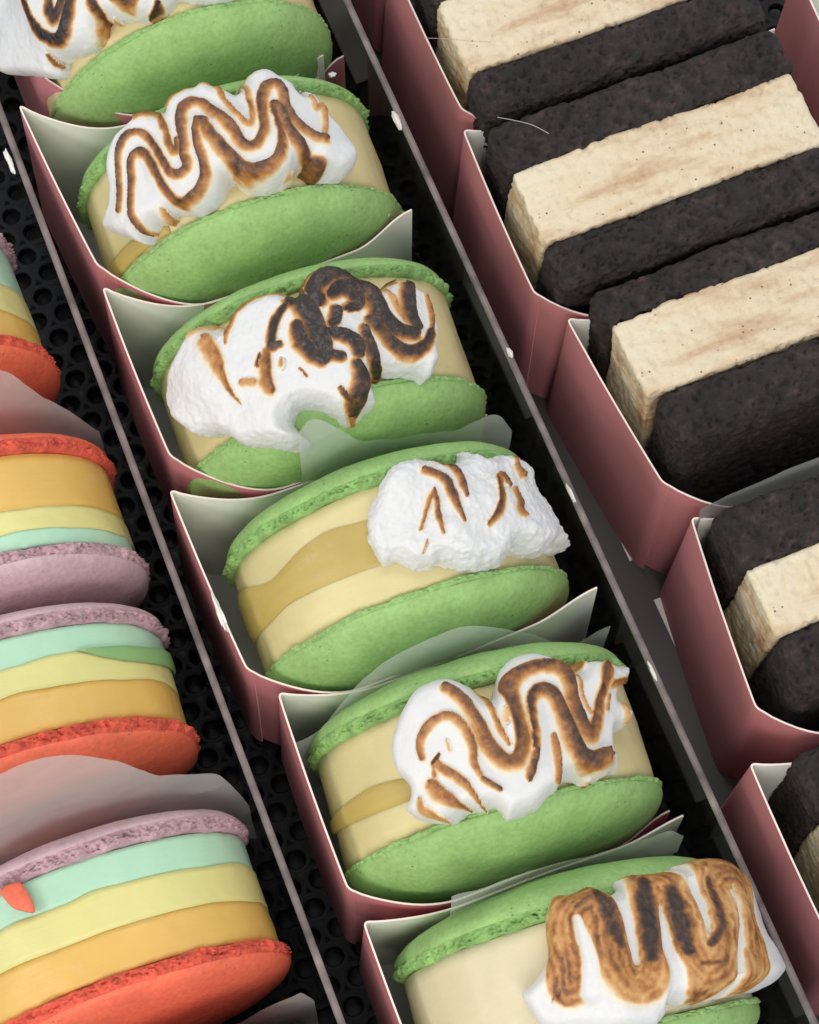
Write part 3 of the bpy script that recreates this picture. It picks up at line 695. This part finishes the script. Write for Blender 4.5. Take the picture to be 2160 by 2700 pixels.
MER[3] = dict(crop=(450, 680, 2.396), thick=1.2, rough=0.45, outline=[(70, 700), (85, 600), (110, 500), (150, 440), (230, 415), (280, 430), (330, 420), (375, 440), (390, 370), (440, 290), (520, 230), (620, 205), (720, 215), (800, 250), (820, 160), (870, 90), (950, 55), (1040, 55), (1110, 90), (1180, 140), (1250, 160), (1300, 190), (1350, 150), (1420, 110), (1500, 125), (1560, 170), (1620, 210), (1645, 300), (1660, 430), (1655, 560), (1640, 660), (1640, 740), (1580, 830), (1500, 800), (1420, 795), (1340, 790), (1270, 800), (1265, 860), (1290, 940), (1310, 1000), (1250, 1000), (1190, 1040), (1090, 1075), (1020, 1040), (940, 1010), (850, 1010), (820, 1080), (880, 1150), (840, 1220), (740, 1240), (640, 1230), (550, 1230), (480, 1180), (400, 1150), (330, 1165), (280, 1120), (200, 1050), (130, 960), (85, 860)],
    stripes=[([(230, 540), (290, 620), (330, 700), (370, 780), (410, 860), (450, 920)], [42, 50, 42, 22, 14, 8], .50), ([(120, 500), (190, 430), (270, 440)], 25, .3), ([(370, 540), (375, 440), (420, 340), (500, 250), (600, 215), (720, 225)], 16, .52),
    ([(740, 300), (690, 380), (660, 460), (655, 560), (700, 560)], 28, .95), ([(760, 280), (830, 310), (880, 380), (920, 480), (960, 580), (970, 660)], 52, 1.0), ([(800, 450), (830, 540), (900, 620), (960, 680)], 42, .95), ([(1000, 640), (1070, 650)], 40, .95),
    ([(620, 600), (610, 700), (620, 800), (650, 850)], 38, .62), ([(480, 800), (540, 800)], 33, .45), ([(570, 620), (560, 690)], 15, .8),
    ([(940, 300), (920, 230), (960, 160), (1040, 120), (1130, 130), (1210, 190), (1270, 270), (1320, 370), (1380, 430), (1450, 470), (1530, 490)], 48, 1.0), ([(1010, 250), (1060, 210), (1130, 220), (1170, 290), (1120, 330)], 44, .98), ([(1040, 350), (1030, 430)], 45, 1.0),
    ([(1250, 400), (1330, 480), (1420, 560), (1520, 590), (1600, 560), (1640, 480)], 36, .85), ([(1210, 460), (1250, 570), (1300, 660), (1380, 720), (1490, 760)], 34, .92), ([(1340, 190), (1380, 130), (1440, 130)], 28, .75), ([(1500, 170), (1490, 260), (1510, 370), (1550, 440)], 44, .95), ([(1360, 220), (1400, 300), (1440, 370)], 20, .45),
    ([(1610, 240), (1640, 360), (1640, 480)], 15, .55), ([(1000, 500), (1100, 520), (1160, 560), (1180, 620)], 38, .95), ([(1170, 690), (1200, 780), (1180, 860), (1140, 920)], 40, .92), ([(1070, 850), (1120, 900)], 18, .9), ([(850, 190), (880, 120), (960, 75), (1060, 80)], 20, .68), ([(840, 180), (850, 250)], 25, .7), ([(870, 770), (830, 720)], 9, .7), ([(705, 670), (710, 690)], 22, .38)])
MER[4] = dict(crop=(920, 1130, 2.782), thick=1.15, rough=0.75, outline=[(110, 650), (130, 560), (180, 460), (220, 350), (260, 270), (330, 210), (420, 180), (540, 170), (640, 185), (720, 225), (770, 215), (850, 160), (860, 80), (900, 75), (930, 110), (1000, 160), (1050, 180), (1100, 140), (1220, 135), (1290, 180), (1350, 220), (1390, 310), (1380, 390), (1410, 520), (1450, 560), (1490, 560), (1500, 610), (1450, 660), (1500, 760), (1560, 870), (1640, 980), (1600, 995), (1530, 920), (1440, 900), (1400, 960), (1300, 975), (1220, 950), (1150, 950), (1140, 1000), (1060, 1060), (960, 1075), (860, 1085), (760, 1065), (660, 1030), (600, 1060), (500, 1060), (420, 1040), (330, 1010), (260, 1060), (220, 1000), (170, 930), (120, 840)],
    stripes=[([(660, 200), (730, 260), (790, 340), (820, 440), (840, 520)], [22, 27, 24, 10], .70), ([(560, 310), (640, 340), (710, 400), (750, 490), (790, 590), (835, 690)], [26, 26, 24, 10], .70), ([(625, 450), (590, 520), (565, 620), (530, 740)], [12, 18, 16, 10], .5), ([(625, 450), (650, 550), (660, 640), (690, 770)], 17, .62),
    ([(1020, 710), (1080, 610), (1090, 500), (1080, 400), (1110, 375), (1160, 430)], [20, 30, 30, 32, 28, 14], .70), ([(1200, 460), (1230, 540), (1230, 620), (1270, 650)], 27, .62), ([(1205, 230), (1215, 290), (1250, 340)], [14, 20, 32], .62), ([(575, 820), (545, 890)], 10, .4)])
MER[5] = dict(crop=(1000, 1680, 2.396), thick=1.2, rough=0.12, outline=[(80, 650), (100, 540), (140, 420), (200, 310), (290, 250), (400, 225), (500, 240), (590, 290), (650, 350), (700, 370), (720, 300), (750, 190), (820, 105), (900, 65), (980, 50), (1080, 80), (1160, 120), (1210, 190), (1240, 210), (1290, 130), (1340, 110), (1400, 125), (1480, 140), (1560, 140), (1610, 180), (1630, 210), (1580, 250), (1570, 320), (1520, 380), (1560, 420), (1650, 500), (1590, 550), (1550, 610), (1480, 620), (1465, 700), (1470, 780), (1525, 860), (1510, 890), (1440, 885), (1390, 930), (1290, 955), (1180, 935), (1130, 960), (1120, 1010), (1060, 1060), (1000, 1130), (920, 1170), (870, 1190), (800, 1210), (740, 1130), (660, 1150), (600, 1150), (520, 1210), (430, 1215), (330, 1200), (250, 1150), (210, 1080), (230, 980), (160, 900), (110, 800)],
    stripes=[([(420, 340), (500, 390), (570, 470), (630, 570), (670, 660), (720, 730), (780, 790), (840, 800), (890, 760), (900, 650), (870, 520), (840, 420), (830, 330), (860, 270), (930, 220), (1020, 200), (1110, 220), (1170, 280), (1210, 380), (1250, 470), (1280, 560), (1330, 630), (1370, 570), (1390, 470), (1400, 350), (1410, 230)], [22, 32, 38, 44, 40, 36, 34, 32, 36, 44, 40, 36], .68),
    ([(290, 770), (280, 690), (300, 610), (370, 530), (450, 510), (510, 550), (560, 620), (590, 700), (600, 800), (640, 880)], 22, .55), ([(660, 910), (760, 970)], 20, .75), ([(560, 270), (620, 340), (680, 420), (730, 530), (770, 620), (810, 680)], 15, .58),
    ([(985, 690), (970, 560), (950, 430), (970, 360), (1040, 340), (1100, 380), (1150, 470), (1190, 580), (1220, 670), (1270, 750), (1350, 780), (1430, 760)], [24, 28, 36, 38, 44, 46, 44], .72), ([(985, 720), (965, 810), (945, 900)], 24, .75), ([(1100, 620), (1120, 740), (1120, 900)], 20, .52), ([(1240, 900), (1390, 890)], 38, .48),
    ([(340, 940), (390, 1000), (460, 1040), (560, 1080)], [34, 40, 30, 10], .58), ([(375, 800), (400, 830), (480, 880), (560, 950), (650, 1070)], [16, 26, 24, 8], .58), ([(385, 745), (350, 800)], 12, .95), ([(350, 800), (355, 880)], 16, .5),
    ([(270, 1040), (290, 1100), (400, 1150)], 28, .36), ([(1240, 230), (1270, 350), (1340, 480)], 11, .42), ([(1330, 130), (1310, 180)], 28, .45), ([(1460, 300), (1540, 280)], 33, .52), ([(1450, 360), (1450, 450)], 18, .5), ([(1440, 190), (1580, 165)], 20, .45), ([(1560, 420), (1590, 490)], 28, .36), ([(1460, 700), (1440, 760)], 16, .7), ([(430, 660), (450, 720)], 11, .3), ([(785, 480), (790, 540)], 22, .3)])
MER[6] = dict(crop=(1340, 2220, 2.396), thick=1.25, rough=0.15, outline=[(205, 500), (225, 400), (270, 310), (400, 290), (520, 240), (620, 270), (650, 240), (720, 190), (820, 150), (950, 145), (1060, 120), (1150, 80), (1250, 50), (1330, 45), (1390, 80), (1460, 160), (1520, 220), (1570, 300), (1620, 400), (1650, 500), (1620, 590), (1630, 680), (1635, 760), (1610, 900), (1600, 960), (1500, 980), (1400, 1000), (1250, 1040), (1100, 1060), (1010, 1110), (950, 1170), (900, 1220), (700, 1250), (400, 1250), (230, 1200), (130, 1080), (60, 950), (150, 860), (220, 740), (210, 620)],
    stripes=[([(310, 950), (280, 990)], 14, .5)],
    ribbon=dict(w=130, path=[(400, 900), (370, 700), (345, 520), (400, 400), (520, 330), (610, 420), (660, 600), (720, 800), (800, 880), (890, 830), (905, 500), (890, 320), (960, 230), (1050, 320), (1090, 500), (1130, 700), (1230, 850), (1330, 720), (1310, 450), (1270, 250), (1340, 180), (1430, 260), (1490, 500), (1520, 700), (1550, 880)],
      core=[([(560, 330), (620, 430), (660, 560), (700, 650)], 62, .86), ([(870, 260), (875, 400), (890, 560), (900, 720)], 78, .92), ([(1040, 300), (1060, 420), (1085, 540), (1120, 690)], 74, .92), ([(1260, 240), (1290, 420), (1300, 560), (1240, 660)], 40, .82), ([(1190, 780), (1290, 780)], 26, .72)],
      gaps=[([(430, 490), (470, 620), (510, 760), (520, 960)], 26, 55), ([(690, 260), (720, 360), (760, 500), (790, 640), (812, 760)], 46, 20), ([(975, 400), (990, 500), (1020, 700), (1070, 850), (1090, 1000)], 10, 58), ([(1150, 120), (1190, 300), (1220, 460), (1240, 580)], 38, 14), ([(1385, 290), (1420, 480), (1430, 700), (1440, 920)], 12, 34)]))
CURD = {2: dict(crop=(0, 0, 1.597), upper=[(460, 1115), (500, 1060), (550, 1010), (590, 1000)], lower=[(530, 1150), (570, 1110), (620, 1060), (650, 1040)], ext=0.15),
        4: dict(crop=(400, 1100, 1.4375), upper=[(285, 690), (345, 650), (440, 630), (490, 580), (560, 500), (660, 430), (800, 395)], lower=[(340, 890), (375, 860), (450, 780), (520, 705), (620, 655), (750, 600), (850, 565)], ext=0.5),
        5: dict(crop=(700, 1650, 1.4375), upper=[(232, 758), (320, 660), (400, 610), (480, 585), (560, 575)], lower=[(262, 792), (330, 750), (420, 710), (500, 680), (560, 655)], ext=0.4)}

boxes = [((0.45, 16.3), (0.45, 9.97), 'pink paper box in the top left corner, of the macaron cut by the frame'),
         ((-0.40, 9.06), (0.01, 2.93), 'pink paper box second from the top of the green macaron row'),
         ((-0.09, 2.26), (-0.09, -3.68), 'pink paper box around the charred meringue macaron, third in the green row'),
         ((-0.47, -4.60), (-0.31, -10.59), 'pink paper box with a smear of cream on its left rim'),
         ((0.26, -11.50), (0.03, -17.51), 'pink paper box second from the bottom of the green macaron row'),
         ((0.09, -18.44), (0.00, -24.6), 'pink paper box lowest in the green macaron row, cut by the frame')]
for (B, F, l), bb, bf, zr in zip(boxes, (-1.9, -1.75, -1.55, -1.15, -0.8, -0.55), (-2.6, -2.3, -2.05, -1.65, -1.35, -1.3), (1, .8, .97, .7, 1, .8)): box_thing(B, F, 9.6, l, bow_b=bb, bow_f=bf, zr_b=zr)
macs = [(5.1, 10.9, -0.02, 'green macaron cut by the top left frame, meringue with dark loops', 'cream', {}),
        (4.92, 4.22, -0.05, 'green macaron with tidy golden brown meringue zigzag, second from the top', 'cream', dict(half=1.58, hb=1.4)),
        (4.95, -2.38, -0.07, 'green macaron with smashed, blackened meringue, third from the top', 'cream', dict(half=1.62, hb=1.45)),
        (4.92, -8.77, -0.05, 'green macaron with mostly white torn meringue and wide lemon curd band', 'cream', {}),
        (5.05, -15.25, -0.10, 'green macaron with neat white meringue squiggle outlined in brown, fifth from the top', 'cream', {}),
        (5.05, -21.9, -0.10, 'green macaron with broad dark brown ribbon meringue at the bottom', 'pale_cream', {})]
for i, (x, y, rz, l, cr, kw) in enumerate(macs):
    green_macaron(x, y, l, rz, seed=i+1, spec=MER[i+1], curd=CURD.get(i+1), cream=cr, **kw)

# ------------------------------------------------------------------ rainbow macarons, left row
def rainbow(xc, yc, label, order, th, seed, rz=0.0, hs=1.28, patch=False, zc=4.78, rx=0.0):
    t = thing('rainbow_macaron', label, 'macaron', (xc, yc, 0), rz, group='rainbow macarons', rx=rx)
    tot = sum(th); y = tot/2; names = order[1:-1]; prev = wav(y, 0.04, seed)
    for i, (nm, q) in enumerate(zip(names, th)):
        y -= q; nx = wav(y, 0.20 if i < len(th)-1 else 0.04, seed+i+2)
        a = prev; b_ = nx
        band(t, nm+'_layer', M[nm], zc, (lambda g: (lambda tt: g(tt)+0.004))(b_), (lambda g: (lambda tt: g(tt)-0.004))(a), RF-0.10+0.03*(i % 2), seed+i, rough=0.035, nv=8)
        prev = nx
    macaron_shell(t, zc, tot/2, 1, M[order[0]+'_shell'], M[order[0]+'_foot'], hs, 0.46, seed*10)
    macaron_shell(t, zc, -tot/2, -1, M[order[-1]+'_shell'], M[order[-1]+'_foot'], hs, 0.46, seed*10+5)
    return t
rainbow(-6.95, 3.35, 'rainbow macaron with red lower shell at the left edge, topmost of its row', ('purple', 'mint', 'yellow', 'orange', 'red'), (1.7, 1.0, 1.0), 31)
rainbow(-6.55, -4.0, 'rainbow macaron with red shell on top and mauve shell below', ('red', 'orange', 'yellow', 'mint', 'purple'), (1.7, 0.7, 0.5), 32, rz=-0.04)
rainC = rainbow(-6.9, -9.32, 'rainbow macaron with mauve shell on top and a green swirl in its filling', ('purple', 'mint', 'yellow', 'orange', 'red'), (0.8, 0.85, 1.2), 33, rz=-0.07)
curd_patch(rainC, dict(crop=(0, 1400, 1.917), upper=[(395, 598), (560, 580), (760, 588), (850, 610)], lower=[(395, 602), (520, 635), (640, 655), (760, 668), (890, 715)], ext=0.1), -6.9, -9.32, 4.78, -0.07, 1, 9.0, 'green_swirl', 'leaf', 0.0)
rainbow(-6.75, -16.13, 'large rainbow macaron at bottom left with red crumb on its mint layer', ('purple', 'mint', 'yellow', 'orange', 'red'), (0.93, 1.11, 1.14), 34, rz=-0.03)
rainbow(-6.75, -22.6, 'rainbow macaron whose mauve shell just shows at the bottom left edge', ('purple', 'mint', 'yellow', 'orange', 'red'), (0.95, 1.1, 1.1), 35)

# ------------------------------------------------------------------ brownie ice cream sandwiches, right row
def slab(parent, name, hx, hy, hz, ctr, m, seed, r=0.30, amp=0.085, fq=4.2, pits=0.10, step=0.08, lump=0.10):
    V, F = rounded_box(hx, hy, hz, r, step)
    o = mk(name, V+np.array(ctr), F, m, parent); N = normals(o); P = coords(o)+seed*5.3
    d = lump*fbm(P, 0.35, 2, seed)+amp*fbm(P, fq, 4, seed+2, 0.6)-pits*sstep(0.18, 0.42, fbm(P, fq*1.7, 2, seed+7))
    setco(o, V+np.array(ctr)+N*d[:, None]); return o
def brownie(x0, yb, label, seed, t_back=1.5, t_ice=2.3, t_front=1.9, rx=0.0, rz=0.0, zt=8.3, wid=9.5, dxf=0.0, dxb=0.0, dxi=0.0):
    """x0: left end, yb: back face"""
    yt = t_back+t_ice+t_front
    t = thing('brownie_sandwich', label, 'ice cream sandwich', (x0+wid/2, yb-yt/2, 0.1), rz, group='brownie ice cream sandwiches', rx=rx)
    y = yt/2; hz = zt/2
    slab(t, 'brownie_slab', wid/2, t_back/2, hz, (dxb, y-t_back/2, hz), M['brownie'], seed, r=0.30)
    slab(t, 'ice_cream_block', wid/2-0.1, t_ice/2+0.06, hz-0.08, (dxi, y-t_back-t_ice/2, hz), M['ice'], seed+3, r=0.16, amp=0.05, fq=3.6, pits=0.06, lump=0.12)
    slab(t, 'brownie_slab', wid/2, t_front/2, hz, (dxf, y-t_back-t_ice-t_front/2, hz), M['brownie'], seed+5, r=0.55)
    return t
BR = [(12.5, 8.9, 'brownie ice cream sandwich topmost in the right row', dict(t_back=1.7, t_ice=2.5, t_front=1.8, dxf=0.0, rx=math.radians(3))),
      (12.3, 2.55, 'brownie ice cream sandwich with tan smears on its ice cream, second from top right', dict(t_back=1.6, t_ice=2.4, t_front=1.8, rx=math.radians(3))),
      (13.05, -4.45, 'brownie ice cream sandwich with wide smooth front slab, middle of the right row', dict(t_back=1.25, t_ice=2.5, t_front=1.9, rx=math.radians(-4.5), dxf=0.35, dxi=0.1)),
      (13.6, -11.2, 'brownie ice cream sandwich cut by the right edge below the middle', dict(t_back=1.9, t_ice=2.0, t_front=2.0, rx=math.radians(3))),
      (12.8, -18.7, 'brownie ice cream sandwich at the bottom right corner', dict(t_back=1.9, t_ice=2.0, t_front=2.0, zt=7.4))]
for i, (x, y, l, kw) in enumerate(BR): brownie(x, y, l, 60+i*11, **kw)
rb = [((12.3, 16.6), (12.25, 10.6), 'pink paper box highest in the brownie row, only its lower left side in view'),
      ((12.2, 9.9), (12.23, 3.74), 'pink paper box around the topmost brownie sandwich'),
      ((12.0, 3.14), (11.86, -2.83), 'pink paper box around the tan smeared brownie sandwich'),
      ((12.44, -3.91), (12.96, -9.83), 'pink paper box around the middle brownie sandwich'),
      ((13.28, -11.07), (12.62, -17.04), 'pink paper box around the brownie sandwich cut by the right edge'),
      ((11.78, -18.37), (11.75, -24.4), 'pink paper box at the bottom right corner')]
for B, F, l in rb: box_thing(B, F, 10.4, l, bow_b=-0.55, bow_f=-1.5, bs=0.2, group='pink boxes of the brownie sandwiches')
box_thing((24.0, 4.6), (23.7, -1.4), 9.5, 'pink paper box of a further row at the top right corner', group='pink boxes of the further row')

# ------------------------------------------------------------------ glassine liners
def liner(label, y, top_px, zlow=0.15, curl=-0.5, xmid=4.8, m='paper', seed=1, group='glassine liners', wave=0.10, xr=None):
    tp = np.array([aty(p, y) for p in top_px]); tp = tp[np.argsort(tp[:, 0])]
    n, nv = 70, 26; xs = np.linspace(tp[0, 0], tp[-1, 0], n); zt = np.interp(xs, tp[:, 0], tp[:, 2])
    ker = np.ones(5)/5; zt = np.convolve(np.pad(zt, 2, 'edge'), ker, 'valid'); zt = np.maximum(zt+0.22*fbm(np.c_[xs, xs*0+seed, xs*0], 0.7, 3, seed), zlow+0.4)
    u = np.linspace(0, 1, nv); Z = zlow+(zt[:, None]-zlow)*u[None]; X = np.repeat(xs[:, None], nv, 1)
    Pn = np.c_[X.ravel(), Z.ravel(), np.full(X.size, seed*4.4)]
    Y = y+(curl*((X-xmid)/4.8)**2)+(wave*fbm(Pn, 0.5, 2, seed)).reshape(X.shape)*np.abs((X-xmid)/4.8)+0.05*(np.abs(fbm(Pn, 0.9, 2, seed+4))).reshape(X.shape)
    c = np.array([xs.mean(), y, 0]); P = np.stack([X, Y, Z], 2).reshape(-1, 3)-c
    o = mk('glassine_liner', P, grid_faces(n, nv), M[m], loc=c)
    return tag(o, label, 'paper liner', group)
liner('translucent liner between the charred macaron and the white torn one', -5.9, [(785, 1150), (792, 1131), (805, 1104), (842, 1101), (909, 1135), (942, 1158), (1076, 1151), (1200, 1120), (1290, 1060), (1322, 1075), (1330, 1110)], seed=3)
liner('translucent liner curving behind the neat squiggle macaron', -12.52, [(760, 1925), (832, 1905), (880, 1850), (943, 1793), (1013, 1740), (1090, 1702), (1187, 1664), (1243, 1650), (1396, 1655), (1479, 1685), (1540, 1640), (1590, 1600)], seed=4)
liner('grey liner strip below the shell of the neat squiggle macaron', -19.15, [(1187, 2352), (1280, 2335), (1380, 2305), (1560, 2250), (1700, 2195), (1770, 2160), (1785, 2175)], seed=5)
liner('translucent liner across the red shell at the left edge', -0.75, [(-150, 900), (-60, 940), (0, 968), (19, 968), (97, 1024), (186, 1061), (246, 1098)], xmid=-6.6, seed=6)
liner('crumpled liner behind the mauve shell at bottom left', -13.05, [(-200, 2100), (-60, 2060), (0, 2041), (104, 2000), (172, 1990), (339, 2000), (396, 2040), (548, 2002), (590, 2020), (640, 2090)], xmid=-6.7, seed=7, wave=0.25)
liner('liner edge at the bottom left under the large rainbow macaron', -19.3, [(300, 2790), (480, 2740), (620, 2690), (720, 2620), (790, 2575), (815, 2610)], xmid=-6.7, seed=8)

liner('grey liner between the middle brownie sandwich and the one below it', -11.25, [(1850, 1345), (1930, 1305), (2000, 1275), (2080, 1240), (2160, 1205), (2300, 1150)], xmid=17, curl=0.0, seed=9, m='paper_dense')
def flat_sheet(label, x0, x1, y0, y1, seed):
    n = 60; X, Y = np.meshgrid(np.linspace(x0, x1, 12), np.linspace(y0, y1, n), indexing='ij')
    e = 0.12*fbm(np.c_[np.zeros(X.size), Y.ravel(), np.full(X.size, seed)], 0.4, 3, seed).reshape(X.shape)*np.linspace(1, 0, 12)[:, None]
    Z = 0.012+0.10*np.linspace(1, 0, 12)[:, None]**3*(0.5+0.5*np.sin(Y*0.9))
    c = np.array([(x0+x1)/2, (y0+y1)/2, 0]); P = np.stack([X+e, Y, Z+0*X], 2).reshape(-1, 3)-c
    return tag(mk('waxed_sheet', P, grid_faces(12, n), M['waxed'], loc=c), label, 'paper sheet')
flat_sheet('dark grey waxed sheet lying under the brownie boxes', 10.85, 13.6, -26, 2.2, 3)

# ------------------------------------------------------------------ crumbs and smears
def crumb(label, p, z, size, seed, stretch=(1, 1, 1), rot=0.0, m='crumb', name='meringue_crumb', cat='crumb', rough=0.5):
    bm = bmesh.new(); bmesh.ops.create_icosphere(bm, subdivisions=4, radius=1.0)
    V = np.array([v.co for v in bm.verts]); F = np.array([[v.index for v in f.verts] for f in bm.faces]); bm.free()
    k = 1+rough*fbm(V+seed*3.3, 1.6, 3, seed)+0.35*rough*fbm(V+seed, 5, 2, seed+2)
    V = V*k[:, None]*np.array(stretch)*size*(0.58 if m == 'crumb' else 1.0); c, s = math.cos(rot), math.sin(rot)
    V = np.c_[V[:, 0]*c-V[:, 1]*s, V[:, 0]*s+V[:, 1]*c, V[:, 2]]
    P = atz(p, z); o = mk(name, V, F, M[m], loc=P); return tag(o, label, cat, 'crumbs and smears')
Y90 = math.pi/2
crumb('white cream smear along the top edge of the left divider', (25, 425), 6.05, 0.16, 1, (0.9, 5, 0.7))
crumb('white cream lump on the right divider beside the golden zigzag macaron', (1048, 320), 6.02, 0.16, 2, (1, 3.6, 0.9))
crumb('white cream lump on the right divider beside the charred macaron', (1345, 930), 6.02, 0.15, 3, (0.9, 2.2, 1))
crumb('flaky cream streak on the right divider beside the torn meringue', (1505, 1300), 6.0, 0.12, 4, (0.8, 4.5, 0.8))
crumb('flaky cream streak on the right divider beside the neat squiggle macaron', (1720, 1770), 6.0, 0.10, 5, (0.9, 5.0, 0.8))
crumb('torn cream smear on the left rim of a pink box', (577, 1610), 6.98, 0.17, 6, (0.7, 5.2, 0.9), rough=0.8)
crumb('small white crumb lying on the lemon curd band', (689, 1554), 6.3, 0.075, 7)
crumb('white fluff on the side of the topmost green shell', (876, 197), 5.6, 0.18, 8, (1, 0.8, 0.8), rough=0.9)
crumb('curved white meringue drip on the green shell below the golden zigzag', (456, 660), 8.0, 0.13, 9, (0.7, 2.4, 0.6), rot=0.35, rough=0.3)
crumb('white cream smear on the box flap right of the golden zigzag macaron', (1018, 560), 6.6, 0.10, 10, (0.9, 2.6, 0.9), rot=0.2, rough=0.9)
def chip(label, px, z, th, seed):
    P2 = np.array([atz(p, z)[:2] for p in px]); c = P2.mean(0); P2 = smooth_poly(P2-c, 3, True); n = len(P2)
    P2 = P2*(1+0.05*fbm(np.c_[P2*3, np.zeros(n)], 1.0, 2, seed))[:, None]
    V = [(0, 0, th)]+[(x*0.86, y*0.86, th) for x, y in P2]+[(x, y, th*0.6) for x, y in P2]+[(x, y, -th) for x, y in P2]+[(0, 0, -th)]
    F = []
    for i in range(n):
        j = (i+1) % n; F += [(0, 1+i, 1+j), (1+i, 1+n+i, 1+n+j, 1+j), (1+n+i, 1+2*n+i, 1+2*n+j, 1+n+j), (1+3*n, 1+2*n+j, 1+2*n+i)]
    return tag(mk('red_crumb', V, F, M['red_shell'], loc=(c[0], c[1], z)), label, 'crumb', 'crumbs and smears')
chip('angular red shell chip stuck on the mint layer at bottom left', crop(0, 2000, 1.725, [(5, 612), (40, 575), (90, 565), (125, 610), (158, 695), (100, 692), (50, 672)]), 9.42, 0.10, 3)

# ------------------------------------------------------------------ stray fibres lying over the brownies
def fibre(label, pts, z, seed):
    P = smooth_poly([atz(p, zz) for p, zz in zip(pts, z)], 8); c = P.mean(0); P = P-c; r = 0.011; V = []
    for i in range(len(P)):
        V += [P[i]+np.array([r*math.cos(a), 0, r*math.sin(a)])*1.0+np.array([0, r*0.6*math.cos(a), 0]) for a in (0, 2.1, 4.2)]
    F = [(i*3+k, i*3+(k+1) % 3, i*3+3+(k+1) % 3, i*3+3+k) for i in range(len(P)-1) for k in range(3)]
    return tag(mk('stray_fibre', V, F, M['fibre'], loc=c), label, 'fibre', 'stray fibres')
fibre('thin pale fibre across the topmost ice cream block', [(1118, 100), (1180, 102), (1240, 108), (1295, 110)], [7.2, 8.2, 8.75, 8.72], 1)
fibre('thin pale fibre where the two upper brownie sandwiches touch', [(1312, 309), (1360, 318), (1405, 330), (1448, 352)], [8.7, 8.75, 8.75, 8.7], 2)
